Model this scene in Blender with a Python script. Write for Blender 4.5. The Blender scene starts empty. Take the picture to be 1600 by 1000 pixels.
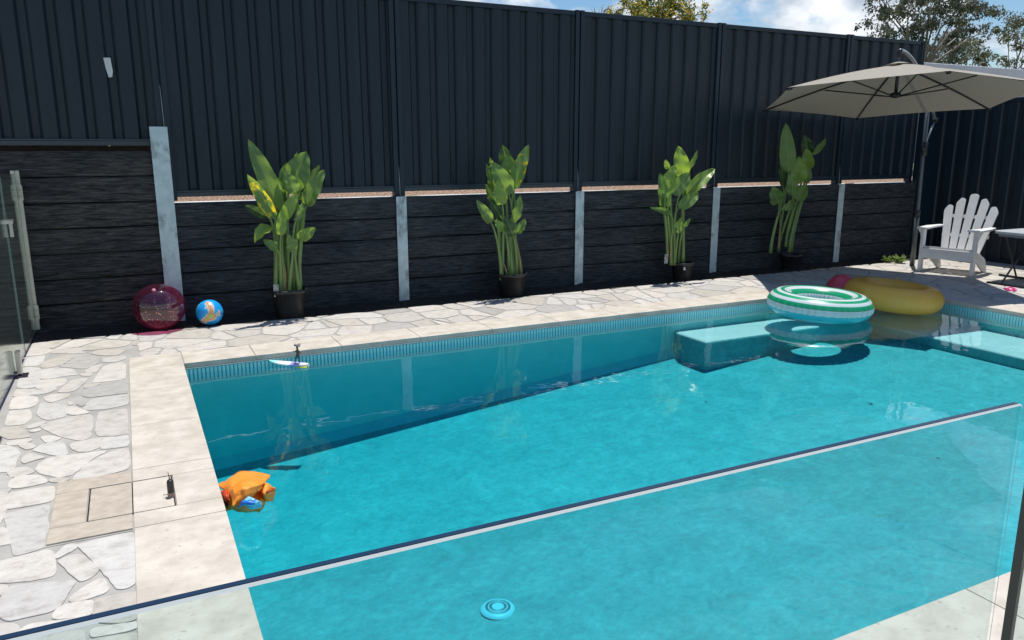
import bpy, math, random
from mathutils import Vector, Matrix, noise
R=math.radians
rnd=random.Random(7)
scene=bpy.context.scene
col=scene.collection

# ------------------------------------------------------------------ camera
FPX=1206.02; YAW=0.457665; PITCH=0.2152795; ROLL=-0.00206932; CH=1.4
cy,sy=math.cos(YAW),math.sin(YAW)
FW=Vector((sy*math.cos(PITCH),cy*math.cos(PITCH),-math.sin(PITCH)))
R0=Vector((cy,-sy,0)); U0=R0.cross(FW)
RI=R0*math.cos(ROLL)+U0*math.sin(ROLL); UP=-R0*math.sin(ROLL)+U0*math.cos(ROLL)
cd=bpy.data.cameras.new('camera'); cam=bpy.data.objects.new('camera',cd); col.objects.link(cam)
cam.matrix_world=Matrix(((RI.x,UP.x,-FW.x,0),(RI.y,UP.y,-FW.y,0),(RI.z,UP.z,-FW.z,CH),(0,0,0,1)))
cd.sensor_width=36; cd.lens=FPX/1600*36; cd.clip_start=0.02; cd.clip_end=3000
scene.camera=cam
# ------------------------------------------------------------------ light
SUN=Vector((0.17,0.15,1)).normalized()
EL=math.asin(SUN.z); AZ=math.atan2(SUN.x,SUN.y)
world=bpy.data.worlds.new('World'); scene.world=world; world.use_nodes=True
wn,wl=world.node_tree.nodes,world.node_tree.links
bg=wn['Background']; bg.inputs['Strength'].default_value=0.125
sky=wn.new('ShaderNodeTexSky'); sky.sky_type='NISHITA'; sky.sun_disc=False
sky.sun_elevation=EL; sky.sun_rotation=AZ; sky.air_density=1.0; sky.dust_density=0.6; sky.ozone_density=1.5
tc=wn.new('ShaderNodeTexCoord'); mp=wn.new('ShaderNodeMapping'); mp.inputs['Scale'].default_value=(1,1,1.7)
mp.inputs['Location'].default_value=(0.3,0.1,0.2)
wl.new(tc.outputs['Generated'],mp.inputs['Vector'])
nz=wn.new('ShaderNodeTexNoise'); nz.inputs['Scale'].default_value=5.5; nz.inputs['Detail'].default_value=9; nz.inputs['Roughness'].default_value=0.58
wl.new(mp.outputs['Vector'],nz.inputs['Vector'])
cr=wn.new('ShaderNodeValToRGB'); cr.color_ramp.elements[0].position=0.43; cr.color_ramp.elements[1].position=0.52
wl.new(nz.outputs['Fac'],cr.inputs['Fac'])
n2=wn.new('ShaderNodeTexNoise'); n2.inputs['Scale'].default_value=14; n2.inputs['Detail'].default_value=6
wl.new(mp.outputs['Vector'],n2.inputs['Vector'])
cc=wn.new('ShaderNodeValToRGB'); cc.color_ramp.elements[0].color=(3.8,4.5,5.4,1); cc.color_ramp.elements[1].color=(8.2,8.4,8.6,1)
cc.color_ramp.elements[0].position=.35; cc.color_ramp.elements[1].position=.62
wl.new(n2.outputs['Fac'],cc.inputs['Fac'])
spx=wn.new('ShaderNodeSeparateXYZ'); wl.new(tc.outputs['Generated'],spx.inputs[0])
mrz=wn.new('ShaderNodeMapRange'); mrz.interpolation_type='SMOOTHSTEP'; mrz.inputs[1].default_value=.24; mrz.inputs[2].default_value=.5; mrz.inputs[3].default_value=1; mrz.inputs[4].default_value=0; wl.new(spx.outputs[2],mrz.inputs[0])
mz=wn.new('ShaderNodeMath'); mz.operation='MULTIPLY'; wl.new(cr.outputs['Color'],mz.inputs[0]); wl.new(mrz.outputs[0],mz.inputs[1])
mx=wn.new('ShaderNodeMix'); mx.data_type='RGBA'
wl.new(mz.outputs[0],mx.inputs[0]); hs=wn.new('ShaderNodeHueSaturation'); hs.inputs['Saturation'].default_value=1.3; hs.inputs['Value'].default_value=.9; wl.new(sky.outputs['Color'],hs.inputs['Color']); wl.new(hs.outputs['Color'],mx.inputs[6]); wl.new(cc.outputs['Color'],mx.inputs[7])
wl.new(mx.outputs[2],bg.inputs['Color'])
sl=bpy.data.lights.new('sun','SUN'); sl.energy=5.0; sl.angle=R(0.5); sl.color=(1,0.97,0.92)
so=bpy.data.objects.new('sun',sl); col.objects.link(so); so.rotation_euler=SUN.to_track_quat('Z','Y').to_euler()
so.location=(0,0,20)
vs=scene.view_settings; vs.view_transform='Standard'; vs.look='None'; vs.exposure=0.08; vs.gamma=1.0
scene.cycles.max_bounces=12; scene.cycles.transparent_max_bounces=24; scene.cycles.sample_clamp_indirect=20
scene.cycles.diffuse_bounces=4; scene.cycles.glossy_bounces=4; scene.cycles.transmission_bounces=8

# ------------------------------------------------------------------ picking points: pixel of the 1600x1000 frame -> world plane
def ray(px,py): return RI*((px-800)/FPX)+UP*((500-py)/FPX)+FW
CAM=Vector((0,0,CH))
def onz(px,py,z=0.): d=ray(px,py); return CAM+d*((z-CH)/d.z)
def ony(px,py,y): d=ray(px,py); return CAM+d*(y/d.y)
def onx(px,py,x): d=ray(px,py); return CAM+d*(x/d.x)

# ------------------------------------------------------------------ materials
MATS={}
def nt(name):
    m=bpy.data.materials.new(name); m.use_nodes=True; return m,m.node_tree.nodes,m.node_tree.links
def tex(n,l,scale,detail=6,rough=.6,stretch=(1,1,1),coord='Object',distort=0.):
    t=n.new('ShaderNodeTexCoord'); mpp=n.new('ShaderNodeMapping'); mpp.inputs['Scale'].default_value=stretch
    x=n.new('ShaderNodeTexNoise'); x.inputs['Scale'].default_value=scale; x.inputs['Detail'].default_value=detail; x.inputs['Roughness'].default_value=rough
    x.inputs['Distortion'].default_value=distort
    l.new(t.outputs[coord],mpp.inputs['Vector']); l.new(mpp.outputs['Vector'],x.inputs['Vector']); return x
def ramp(n,l,src,stops):
    r=n.new('ShaderNodeValToRGB'); e=r.color_ramp.elements
    while len(e)<len(stops): e.new(.5)
    for i,(p,c) in enumerate(stops): e[i].position=p; e[i].color=(*c,1) if len(c)==3 else c
    l.new(src,r.inputs['Fac']); return r
def mat(name,c,rough=.6,metal=0.,c2=None,scale=8,stretch=(1,1,1),bump=0.,bscale=30,bstretch=None,spec=.5,lo=.35,hi=.65,coat=0.,trans=0.,detail=6,bdist=.01,extra=None):
    if name in MATS: return MATS[name]
    m,n,l=nt(name); b=n['Principled BSDF']; MATS[name]=m
    b.inputs['Roughness'].default_value=rough; b.inputs['Metallic'].default_value=metal
    b.inputs['Specular IOR Level'].default_value=spec; b.inputs['Coat Weight'].default_value=coat
    b.inputs['Base Color'].default_value=(*c,1)
    src=None
    if c2:
        x=tex(n,l,scale,detail=detail,stretch=stretch); r=ramp(n,l,x.outputs['Fac'],[(lo,c),(hi,c2)]); src=r.outputs['Color']
    if extra:   # (colour, scale, lo, hi, stretch) second layer of marks
        x=tex(n,l,extra[1],detail=8,stretch=extra[4]); r=ramp(n,l,x.outputs['Fac'],[(extra[2],(0,0,0)),(extra[3],(1,1,1))])
        k=n.new('ShaderNodeMix'); k.data_type='RGBA'; l.new(r.outputs['Color'],k.inputs[0])
        if src: l.new(src,k.inputs[6])
        else: k.inputs[6].default_value=(*c,1)
        k.inputs[7].default_value=(*extra[0],1); src=k.outputs[2]
    if src: l.new(src,b.inputs['Base Color'])
    if bump:
        x=tex(n,l,bscale,stretch=bstretch or (1,1,1),detail=8); bp=n.new('ShaderNodeBump'); bp.inputs['Strength'].default_value=bump; bp.inputs['Distance'].default_value=bdist
        l.new(x.outputs['Fac'],bp.inputs['Height']); l.new(bp.outputs['Normal'],b.inputs['Normal'])
    if trans:
        tr=n.new('ShaderNodeBsdfTranslucent'); s=n.new('ShaderNodeMixShader'); s.inputs[0].default_value=trans
        if src: l.new(src,tr.inputs['Color'])
        else: tr.inputs['Color'].default_value=(*c,1)
        l.new(b.outputs[0],s.inputs[1]); l.new(tr.outputs[0],s.inputs[2]); l.new(s.outputs[0],n['Material Output'].inputs['Surface'])
    return m
def clear(name,tint,ior=1.45,gl=1.0,film=0.,filmc=(.8,.85,.8),rough=0.):
    m,n,l=nt(name); n.remove(n['Principled BSDF']); out=n['Material Output']
    t=n.new('ShaderNodeBsdfTransparent'); t.inputs['Color'].default_value=(*tint,1)
    g=n.new('ShaderNodeBsdfGlossy'); g.inputs['Roughness'].default_value=rough; g.inputs['Color'].default_value=(gl,gl,gl,1)
    f=n.new('ShaderNodeFresnel'); f.inputs['IOR'].default_value=ior
    geo=n.new('ShaderNodeNewGeometry'); sub=n.new('ShaderNodeMath'); sub.operation='SUBTRACT'; sub.inputs[0].default_value=1
    l.new(geo.outputs['Backfacing'],sub.inputs[1]); mu=n.new('ShaderNodeMath'); mu.operation='MULTIPLY'
    l.new(f.outputs[0],mu.inputs[0]); l.new(sub.outputs[0],mu.inputs[1])
    s=n.new('ShaderNodeMixShader'); l.new(mu.outputs[0],s.inputs[0]); l.new(t.outputs[0],s.inputs[1]); l.new(g.outputs[0],s.inputs[2])
    last=s
    if film:
        d=n.new('ShaderNodeBsdfDiffuse'); d.inputs['Color'].default_value=(*filmc,1)
        tl=n.new('ShaderNodeBsdfTranslucent'); tl.inputs['Color'].default_value=(*filmc,1)
        a=n.new('ShaderNodeAddShader'); l.new(d.outputs[0],a.inputs[0]); l.new(tl.outputs[0],a.inputs[1])
        k=n.new('ShaderNodeMixShader'); k.inputs[0].default_value=film; l.new(last.outputs[0],k.inputs[1]); l.new(a.outputs[0],k.inputs[2]); last=k
    l.new(last.outputs[0],out.inputs['Surface']); return m,n,l,(g,f)

STEEL=mat('brushed_steel',(.55,.55,.53),.28,1.,c2=(.42,.42,.4),scale=20,stretch=(1,1,.1))
GALV=mat('galvanised_steel',(.42,.52,.54),.5,.1,c2=(.54,.64,.66),scale=14,bump=.15,bscale=40,extra=((.20,.24,.24),5,.55,.70,(1.6,1,1)))
FENCE=mat('slate_coloured_sheet_steel',(.0045,.013,.023),.5,0,c2=(.007,.018,.029),scale=3,stretch=(6,6,.5),spec=.4,extra=((.015,.030,.043),4,.55,.80,(5,5,.35)),bump=.05,bscale=4,bstretch=(6,6,.6))
FENCEP=mat('slate_post_paint',(.005,.018,.032),.45,0,spec=.4)
def sleeper_mat(nm,a,b):
    m,n,l=nt(nm); p=n['Principled BSDF']; p.inputs['Roughness'].default_value=.75; p.inputs['Specular IOR Level'].default_value=.2
    g=tex(n,l,9,detail=12,rough=.75,stretch=(.7,5,9),distort=.7); r=ramp(n,l,g.outputs['Fac'],[(.36,tuple(x*.45 for x in a)),(.44,a),(.56,b),(.68,tuple(x*1.5 for x in b))])
    big=tex(n,l,1.3,detail=4,stretch=(.6,1,2)); rb=ramp(n,l,big.outputs['Fac'],[(.35,(.65,.68,.72)),(.65,(1.25,1.18,1.1))])
    k0=n.new('ShaderNodeMix'); k0.data_type='RGBA'; k0.blend_type='MULTIPLY'; k0.inputs[0].default_value=1; l.new(r.outputs['Color'],k0.inputs[6]); l.new(rb.outputs['Color'],k0.inputs[7])
    sp=tex(n,l,24,detail=5,rough=.6,stretch=(.9,1,1.3)); rs=ramp(n,l,sp.outputs['Fac'],[(.66,(0,0,0)),(.74,(1,1,1))])
    k=n.new('ShaderNodeMix'); k.data_type='RGBA'; l.new(rs.outputs['Color'],k.inputs[0]); l.new(k0.outputs[2],k.inputs[6]); k.inputs[7].default_value=(.12,.13,.135,1)
    l.new(k.outputs[2],p.inputs['Base Color'])
    bp=n.new('ShaderNodeBump'); bp.inputs['Strength'].default_value=1; bp.inputs['Distance'].default_value=.05
    l.new(g.outputs['Fac'],bp.inputs['Height']); l.new(bp.outputs['Normal'],p.inputs['Normal']); return m
SLEEP=sleeper_mat('charcoal_wood_grain_concrete',(.042,.052,.063),(.105,.12,.135))
SLEEPB=sleeper_mat('weathered_charcoal_concrete',(.042,.045,.049),(.125,.125,.125))
TRAV=mat('travertine_tile',(.44,.39,.325),.55,0,c2=(.57,.515,.44),scale=7,stretch=(1,1.1,1),lo=.36,hi=.62,bump=.2,bscale=34,detail=12,extra=((.36,.31,.25),48,.60,.72,(1,1.3,1)),bdist=.004)
TRAV2=mat('travertine_tile_beige',(.36,.305,.24),.55,0,c2=(.46,.40,.325),scale=15,lo=.36,hi=.62,stretch=(1,1.6,1),bump=.2,bscale=26,detail=10,bdist=.004)
GROUT=mat('grey_grout',(.28,.267,.245),.8,0,c2=(.37,.355,.325),scale=5,bump=.15,bscale=60,bdist=.003)
SOIL=mat('dark_soil_and_dimmed_tops',(.010,.009,.008),.9,0,c2=(.035,.028,.022),scale=30,bump=.9,bscale=45,bdist=.03)
MULCH=mat('bark_mulch',(.06,.025,.015),.9,0,c2=(.50,.33,.22),scale=60,stretch=(1,.3,1),lo=.44,hi=.58,bump=1,bscale=30,bdist=.03,extra=((.16,.20,.06),9,.6,.68,(1,1,1)))
LAWN=mat('dry_lawn',(.05,.07,.02),.9,0,c2=(.12,.11,.05),scale=.4)
BLACKP=mat('black_plastic',(.018,.018,.019),.38,0,c2=(.028,.028,.029),scale=8)
POT=mat('black_pot_plastic',(.014,.014,.014),.36,0,c2=(.03,.03,.03),scale=6,bump=.05)
WHITEW=mat('white_painted_timber',(.72,.72,.72),.5,0,c2=(.66,.66,.66),scale=10,bump=.08,bscale=30)
# stones: per-stone tint from a colour attribute
def stone_mat():
    m,n,l=nt('cream_crazy_paving_stone'); p=n['Principled BSDF']; p.inputs['Roughness'].default_value=.6
    at=n.new('ShaderNodeAttribute'); at.attribute_name='tint'
    x=tex(n,l,13,detail=12,rough=.7,stretch=(1,1.4,1),distort=.3); r=ramp(n,l,x.outputs['Fac'],[(.30,(.66,.63,.59)),(.47,(.96,.95,.93)),(.70,(1.12,1.12,1.11))])
    k=n.new('ShaderNodeMix'); k.data_type='RGBA'; k.blend_type='MULTIPLY'; k.inputs[0].default_value=1
    l.new(at.outputs['Color'],k.inputs[6]); l.new(r.outputs['Color'],k.inputs[7])
    y=tex(n,l,46,detail=8,rough=.6,stretch=(1,1.8,1)); ry=ramp(n,l,y.outputs['Fac'],[(.59,(0,0,0)),(.68,(1,1,1))])
    q=n.new('ShaderNodeMix'); q.data_type='RGBA'; l.new(ry.outputs['Color'],q.inputs[0]); l.new(k.outputs[2],q.inputs[6]); q.inputs[7].default_value=(.38,.355,.33,1)
    l.new(q.outputs[2],p.inputs['Base Color'])
    bp=n.new('ShaderNodeBump'); bp.inputs['Strength'].default_value=.35; bp.inputs['Distance'].default_value=.006
    l.new(x.outputs['Fac'],bp.inputs['Height']); l.new(bp.outputs['Normal'],p.inputs['Normal']); return m
STONE=stone_mat()

# ------------------------------------------------------------------ mesh helpers
class MB:
    def __init__(s): s.v=[]; s.f=[]; s.m=[]
    def add(s,vs,fs,mi=0):
        o=len(s.v); s.v+= [tuple(v) for v in vs]; s.f+=[tuple(i+o for i in f) for f in fs]; s.m+=[mi]*len(fs)
    def box(s,a,b,mi=0,M=None):
        x0,y0,z0=a; x1,y1,z1=b
        v=[Vector(p) for p in ((x0,y0,z0),(x1,y0,z0),(x1,y1,z0),(x0,y1,z0),(x0,y0,z1),(x1,y0,z1),(x1,y1,z1),(x0,y1,z1))]
        if M: v=[M@p for p in v]
        s.add(v,[(0,3,2,1),(4,5,6,7),(0,1,5,4),(1,2,6,5),(2,3,7,6),(3,0,4,7)],mi)
    def tube(s,pts,rad,n=10,mi=0,cap=True,flat=1.):
        pts=[Vector(p) for p in pts]; k=len(pts)
        if not isinstance(rad,(list,tuple)): rad=[rad]*k
        vs=[]; ref=None
        for i,p in enumerate(pts):
            t=(pts[min(i+1,k-1)]-pts[max(i-1,0)]).normalized()
            if ref is None: ref=Vector((0,0,1)) if abs(t.z)<.9 else Vector((1,0,0))
            a=t.cross(ref).normalized(); b=t.cross(a).normalized(); ref=a.cross(t)
            for j in range(n):
                an=2*math.pi*j/n; vs.append(p+a*math.cos(an)*rad[i]+b*math.sin(an)*rad[i]*flat)
        fs=[(i*n+j,(i+1)*n+j,(i+1)*n+(j+1)%n,i*n+(j+1)%n) for i in range(k-1) for j in range(n)]
        if cap: fs+=[tuple(range(n)),tuple(reversed(range((k-1)*n,k*n)))]
        s.add(vs,fs,mi)
    def lathe(s,prof,c=(0,0,0),n=32,mi=None,M=None,capb=False,capt=False,sq=0.):
        vs=[]
        for r,z in prof:
            for j in range(n):
                a=2*math.pi*j/n; x,y=math.cos(a),math.sin(a)
                if sq: k=1/max(abs(x),abs(y))**sq; x*=k; y*=k
                vs.append(Vector((c[0]+r*x,c[1]+r*y,c[2]+z)))
        if M: vs=[M@v for v in vs]
        for i in range(len(prof)-1):
            pass
        fs=[];ms=[]
        for i in range(len(prof)-1):
            for j in range(n):
                fs.append((i*n+j,i*n+(j+1)%n,(i+1)*n+(j+1)%n,(i+1)*n+j)); ms.append(mi[i] if isinstance(mi,list) else (mi or 0))
        if capb: fs.append(tuple(reversed(range(n)))); ms.append(ms[0])
        if capt: fs.append(tuple(range((len(prof)-1)*n,len(prof)*n))); ms.append(ms[-2])
        o=len(s.v); s.v+=[tuple(v) for v in vs]; s.f+=[tuple(i+o for i in f) for f in fs]; s.m+=ms
    def prism(s,poly,z0,z1,mi=0,M=None):
        k=len(poly); v=[Vector((p[0],p[1],z0)) for p in poly]+[Vector((p[0],p[1],z1)) for p in poly]
        if M: v=[M@p for p in v]
        s.add(v,[tuple(reversed(range(k))),tuple(range(k,2*k))]+[(i,(i+1)%k,(i+1)%k+k,i+k) for i in range(k)],mi)
    def build(s,name,mats,parent=None,smooth=False,bevel=0.,loc=None,seg=2):
        me=bpy.data.meshes.new(name); me.from_pydata(s.v,[],s.f); 
        if not isinstance(mats,(list,tuple)): mats=[mats]
        for m in mats: me.materials.append(m)
        for p,mi in zip(me.polygons,s.m): p.material_index=mi; p.use_smooth=smooth
        me.update(); o=bpy.data.objects.new(name,me); col.objects.link(o)
        if parent:
            o.parent=parent
            w=Vector((0,0,0)); pp=parent
            while pp: w+=pp.location; pp=pp.parent
            if any(w): me.transform(Matrix.Translation(-w))
        if bevel:
            b=o.modifiers.new('bevel','BEVEL'); b.width=bevel; b.segments=seg; b.limit_method='ANGLE'; b.angle_limit=R(35)
        return o
def tag(o,label=None,cat=None,group=None,kind=None):
    for k,v in (('label',label),('category',cat),('group',group),('kind',kind)):
        if v: o[k]=v
    return o
def thing(name,loc,label,cat,group=None):
    o=bpy.data.objects.new(name,None); o.empty_display_size=.1; col.objects.link(o); o.location=loc
    return tag(o,label,cat,group)
def struct(o): o['kind']='structure'; return o

# ------------------------------------------------------------------ ground and setting
PX0,PX1,PY0,PY1=0.235,6.93,1.385,5.485      # pool opening
CW=0.335                                    # coping width
WALLY=7.05; ENDX=9.50; FX=9.86
m=MB()
# ground base around the pool and under everything (one object, hole for the pool)
G=-.02
def rect(mb,x0,y0,x1,y1,z,mi=0): mb.add([(x0,y0,z),(x1,y0,z),(x1,y1,z),(x0,y1,z)],[(0,1,2,3)],mi)
P0,P1,P2,P3=PX0-.03,PY0-.03,PX1+.03,PY1+.03
rect(m,-400,-400,P0,6.9,G); rect(m,P2,-400,FX+.1,6.9,G); rect(m,P0,-400,P2,P1,G); rect(m,P0,P3,P2,6.9,G); rect(m,FX+.1,-400,400,6.9,G); rect(m,-400,6.9,400,7.3,G)
struct(m.build('ground',LAWN))
# terrace behind the wall, on top of the retained soil
m=MB(); rect(m,-400,7.2,400,11,.985); struct(m.build('mulch_terrace',MULCH))
m=MB(); rect(m,-700,10.9,700,900,.97); struct(m.build('far_ground',LAWN))
m=MB(); m.add([(-8,7.19,1.36),(.32,7.19,1.36),(.32,9.4,2.0),(-8,9.4,2.0)],[(0,1,2,3)]); m.add([(.32,7.19,.97),(.32,9.4,.97),(.32,9.4,2.0),(.32,7.19,1.36)],[(0,1,2,3)]); struct(m.build('upper_terrace',mat('shade_black_mulch',(.002,.002,.002),.95,0,c2=(.006,.005,.004),scale=20,spec=.0,extra=((.30,.26,.18),16,.68,.70,(1,1,1)))))  # coloured near black so the gap under the fence looks shaded
# garden bed: lumpy soil strip
m=MB(); nx,ny=420,10; xa,xb,ya,yb=-4.,FX,6.50,7.09
vs=[];
for j in range(ny+1):
    for i in range(nx+1):
        x=xa+(xb-xa)*i/nx; y=ya+(yb-ya)*j/ny
        vs.append((x,y,-.014+.028*max(0,noise.noise(Vector((x*5,y*5,0)))+.35)*min(1,max(0,(y-6.66)/.08))+.01*abs(noise.noise(Vector((x*22,y*22,3))))*min(1,max(0,(y-6.66)/.05))))
m.add(vs,[(j*(nx+1)+i,j*(nx+1)+i+1,(j+1)*(nx+1)+i+1,(j+1)*(nx+1)+i) for j in range(ny) for i in range(nx)])
struct(m.build('garden_bed',SOIL,smooth=True))
# grout sheet under the crazy paving
m=MB(); Z=-.003; EDGE=6.63
rect(m,-6,-3,PX0-CW,EDGE,Z); rect(m,PX0-CW,PY1+CW,FX,EDGE,Z); rect(m,PX1+CW,-3,FX,PY1+CW,Z); rect(m,PX0-CW,-3,PX1+CW,PY0-CW,Z)
struct(m.build('paving_grout',GROUT))

# --- crazy paving stones
STN=[]     # list of polygons (world xy)
def A(pts,ox=0,oy=0,k=1.):
    P=[onz(ox+x/k,oy+y/k,0) for x,y in pts]; return [(p.x,p.y) for p in P]
kA=7.619
SA=[[(600,220),(740,175),(960,215),(1000,240),(830,245),(700,240)],[(985,190),(1010,150),(1150,160),(1310,180),(1180,195),(1050,205)],
[(1090,245),(1180,205),(1420,195),(1480,215),(1380,270),(1200,265)],[(520,350),(700,285),(880,285),(740,370),(600,410),(490,410)],
[(700,400),(920,300),(1190,280),(1190,330),(1080,400),(990,425),(850,410)],[(1220,345),(1240,300),(1480,275),(1490,310),(1360,345)],
[(1010,455),(1100,400),(1225,370),(1140,465),(1060,470)],[(1100,590),(1230,400),(1440,350),(1490,370),(1495,545),(1300,570)],
[(490,440),(640,425),(850,430),(915,500),(760,510),(600,540),(465,545)],[(450,570),(640,550),(775,545),(770,600),(700,635),(440,665)],
[(690,700),(860,560),(1040,540),(1030,570),(900,680),(780,705)],[(1000,740),(1020,670),(1170,630),(1500,570),(1510,715),(1200,745),(1050,765)],
[(430,685),(650,650),(665,675),(560,715),(420,738)],[(520,775),(600,735),(830,725),(780,770),(620,820),(580,815)],
[(1005,895),(1100,790),(1510,735),(1515,850),(1280,900),(1060,915)],[(805,830),(860,825),(862,850),(822,856)],[(910,840),(1000,825),(1010,850),(960,872)],
[(790,890),(870,880),(1070,945),(900,975),(800,960)],[(460,964),(480,850),(560,840),(770,870),(780,989),(570,1034),(500,1009)],
[(960,485),(1060,475),(1090,495),(1060,512),(980,507)],[(1010,660),(1020,620),(1200,600),(1150,622)],
[(385,130),(560,110),(600,140),(560,230),(400,260),(330,270)],[(330,300),(540,265),(500,350),(440,390),(290,395)],[(275,425),(350,408),(480,428),(470,520),(440,640),(300,660),(200,645),(225,580)],
[(170,745),(210,670),(418,680),(415,732),(200,762)],[(110,910),(160,772),(380,752),(440,780),(430,850),(330,890)]]
SB=[[(480,205),(560,165),(900,75),(1080,60),(1085,180),(1060,260),(1085,300),(1000,355),(900,360),(730,310),(600,255)],
[(1165,36),(1510,-9),(1525,280),(1330,305),(1170,305),(1150,250)],[(860,400),(1130,350),(1370,325),(1200,425),(1100,480),(960,500),(860,450)],
[(1195,455),(1340,350),(1510,300),(1520,400),(1500,430),(1280,460)],[(1525,470),(1530,640),(1500,710),(1050,810),(860,832),(1040,660),(1200,560),(1400,480)],
[(450,700),(500,630),(620,570),(900,540),(1270,490),(1060,600),(850,770),(700,800),(560,760),(480,740)],[(590,835),(700,815),(820,820),(740,860),(640,856)],
[(400,485),(500,420),(740,370),(810,520),(680,550)],[(490,330),(560,310),(730,335),(620,375),(550,390)],[(350,250),(460,230),(470,245),(400,265)],
[(330,225),(370,180),(560,140),(450,200)],[(275,600),(330,520),(530,570),(380,600),(300,640)],[(230,430),(330,395),(425,440),(310,475)],
[(-120,430),(110,430),(210,480),(225,550),(180,600),(190,670),(100,730),(-150,745)],[(100,740),(180,705),(300,690),(410,740),(240,780),(150,800)],
[(150,830),(250,790),(460,790),(560,855),(450,890),(200,930),(120,920)],[(10,300),(60,205),(270,210),(300,280),(360,320),(100,345)],
[(-100,795),(130,800),(115,900),(100,985),(-130,990)],[(100,375),(350,348),(360,370),(230,420),(100,420)],[(60,185),(110,20),(350,0),(362,100),(280,170)]]
SC=[[(110,230),(630,155),(625,290),(580,330),(300,380),(80,420)],[(50,480),(560,385),(590,410),(580,480),(540,560),(570,650),(530,720),(525,860),(450,890),(160,970),(150,750),(90,600)],
[(-260,250),(95,225),(60,440),(-10,600),(-280,620)],[(-260,670),(60,650),(120,750),(130,830),(-280,880)]]
SD=[[(-240,250),(0,190),(480,65),(530,100),(560,270),(530,330),(300,370),(60,385),(-240,360)],[(585,110),(700,10),(770,10),(780,50),(620,130),(590,130)],
[(610,180),(760,120),(860,125),(1020,260),(920,350),(830,380),(790,350),(740,270),(640,210)],[(800,14),(1347,-112),(1387,-100),(1395,130),(1395,400),(1300,455),(1200,450),(1130,340),(1080,270),(960,150),(850,60)],
[(745,580),(800,510),(1000,385),(1060,375),(1105,450),(1085,495),(960,540),(800,590)],[(0,700),(30,560),(100,460),(200,430),(740,395),(750,420),(690,480),(640,600),(540,690),(350,720),(90,790)],
[(560,770),(640,650),(900,600),(960,620),(940,730),(800,760)],[(990,790),(1010,600),(1080,570),(1380,515),(1405,530),(1410,780),(1200,810)],[(970,920),(1000,880),(1400,820),(1415,870),(1300,910),(1000,965)],
[(180,950),(300,840),(520,830),(880,770),(870,800),(300,960)],[(-300,440),(70,430),(20,530),(-300,560)],[(900,1010),(1410,930),(1415,1150),(900,1180)],[(250,1010),(850,900),(860,1150),(260,1200)],[(-200,860),(120,840),(180,900),(60,1000),(-200,1010)]]
for S,oy,k in ((SA,520,kA),(SB,640,kA),(SC,740,kA),(SD,850,6.667)):
    for s in S: STN.append((A(s,0,oy,k),1))
def clip(poly,a,b,c):        # keep a*x+b*y<=c
    out=[]
    for i in range(len(poly)):
        p,q=poly[i],poly[(i+1)%len(poly)]; dp=a*p[0]+b*p[1]-c; dq=a*q[0]+b*q[1]-c
        if dp<=0: out.append(p)
        if (dp<0<dq) or (dq<0<dp):
            t=dp/(dp-dq); out.append((p[0]+t*(q[0]-p[0]),p[1]+t*(q[1]-p[1])))
    return out
def area(p): return .5*sum(p[i][0]*p[(i+1)%len(p)][1]-p[(i+1)%len(p)][0]*p[i][1] for i in range(len(p)))
def inset(poly,d):
    cx=sum(p[0] for p in poly)/len(poly); cyy=sum(p[1] for p in poly)/len(poly); out=[(p[0],p[1]) for p in poly]
    base=out[:]
    for i in range(len(base)):
        p,q=base[i],base[(i+1)%len(base)]; nx,ny=q[1]-p[1],-(q[0]-p[0]); L=math.hypot(nx,ny)
        if L<1e-6: continue
        nx/=L; ny/=L; out=clip(out,nx,ny,nx*p[0]+ny*p[1]-d)
        if len(out)<3: return []
    return out
def crazy(x0,y0,x1,y1,cx=.36,cyy=.25,rn=rnd):
    nx=max(1,round((x1-x0)/cx)); ny=max(1,round((y1-y0)/cyy)); sd={}
    dx,dy=(x1-x0)/nx,(y1-y0)/ny
    for j in range(-2,ny+2):
        for i in range(-2,nx+2):
            sd[i,j]=(x0+(i+.5+(.25 if j%2 else -.25)+rn.uniform(-.42,.42))*dx,y0+(j+.5+rn.uniform(-.42,.42))*dy)
    for j in range(-1,ny+1):
        for i in range(-1,nx+1):
            s=sd[i,j]; poly=[(x0,y0),(x1,y0),(x1,y1),(x0,y1)]
            for dj in (-2,-1,0,1,2):
                for di in (-2,-1,0,1,2):
                    if (di or dj) and (i+di,j+dj) in sd and poly:
                        o=sd[i+di,j+dj]; a,b=o[0]-s[0],o[1]-s[1]; mxx,my=(o[0]+s[0])/2,(o[1]+s[1])/2
                        poly=clip(poly,a,b,a*mxx+b*my)
            if len(poly)<3: continue
            if area(poly)>.035 and rn.random()<.35:   # split long ones
                t=rn.uniform(-.5,.5); a,b=math.cos(t),math.sin(t); gx=sum(p[0] for p in poly)/len(poly); gy=sum(p[1] for p in poly)/len(poly); c=a*gx+b*gy
                parts=[clip(poly,a,b,c),clip(poly,-a,-b,-c)]
            else: parts=[poly]
            for q in parts:
                if len(q)<3: continue
                q=inset(q,rn.uniform(.005,.014))
                if len(q)>2 and area(q)>.003: STN.append((q,0))
crazy(-.76,6.20,-.02,EDGE+.03)
crazy(PX0-CW+.06,PY1+CW+.005,2.2,EDGE+.02); crazy(2.2,PY1+CW+.005,PX1+CW,EDGE+.03); crazy(PX1+CW,-1,FX,EDGE+.04)
crazy(-4.5,-1,-.80,EDGE); crazy(-.80,-1,-.11,2.35); crazy(-.1,-1,PX1+CW,PY0-CW-.005)
m=MB(); tints=[]
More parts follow.
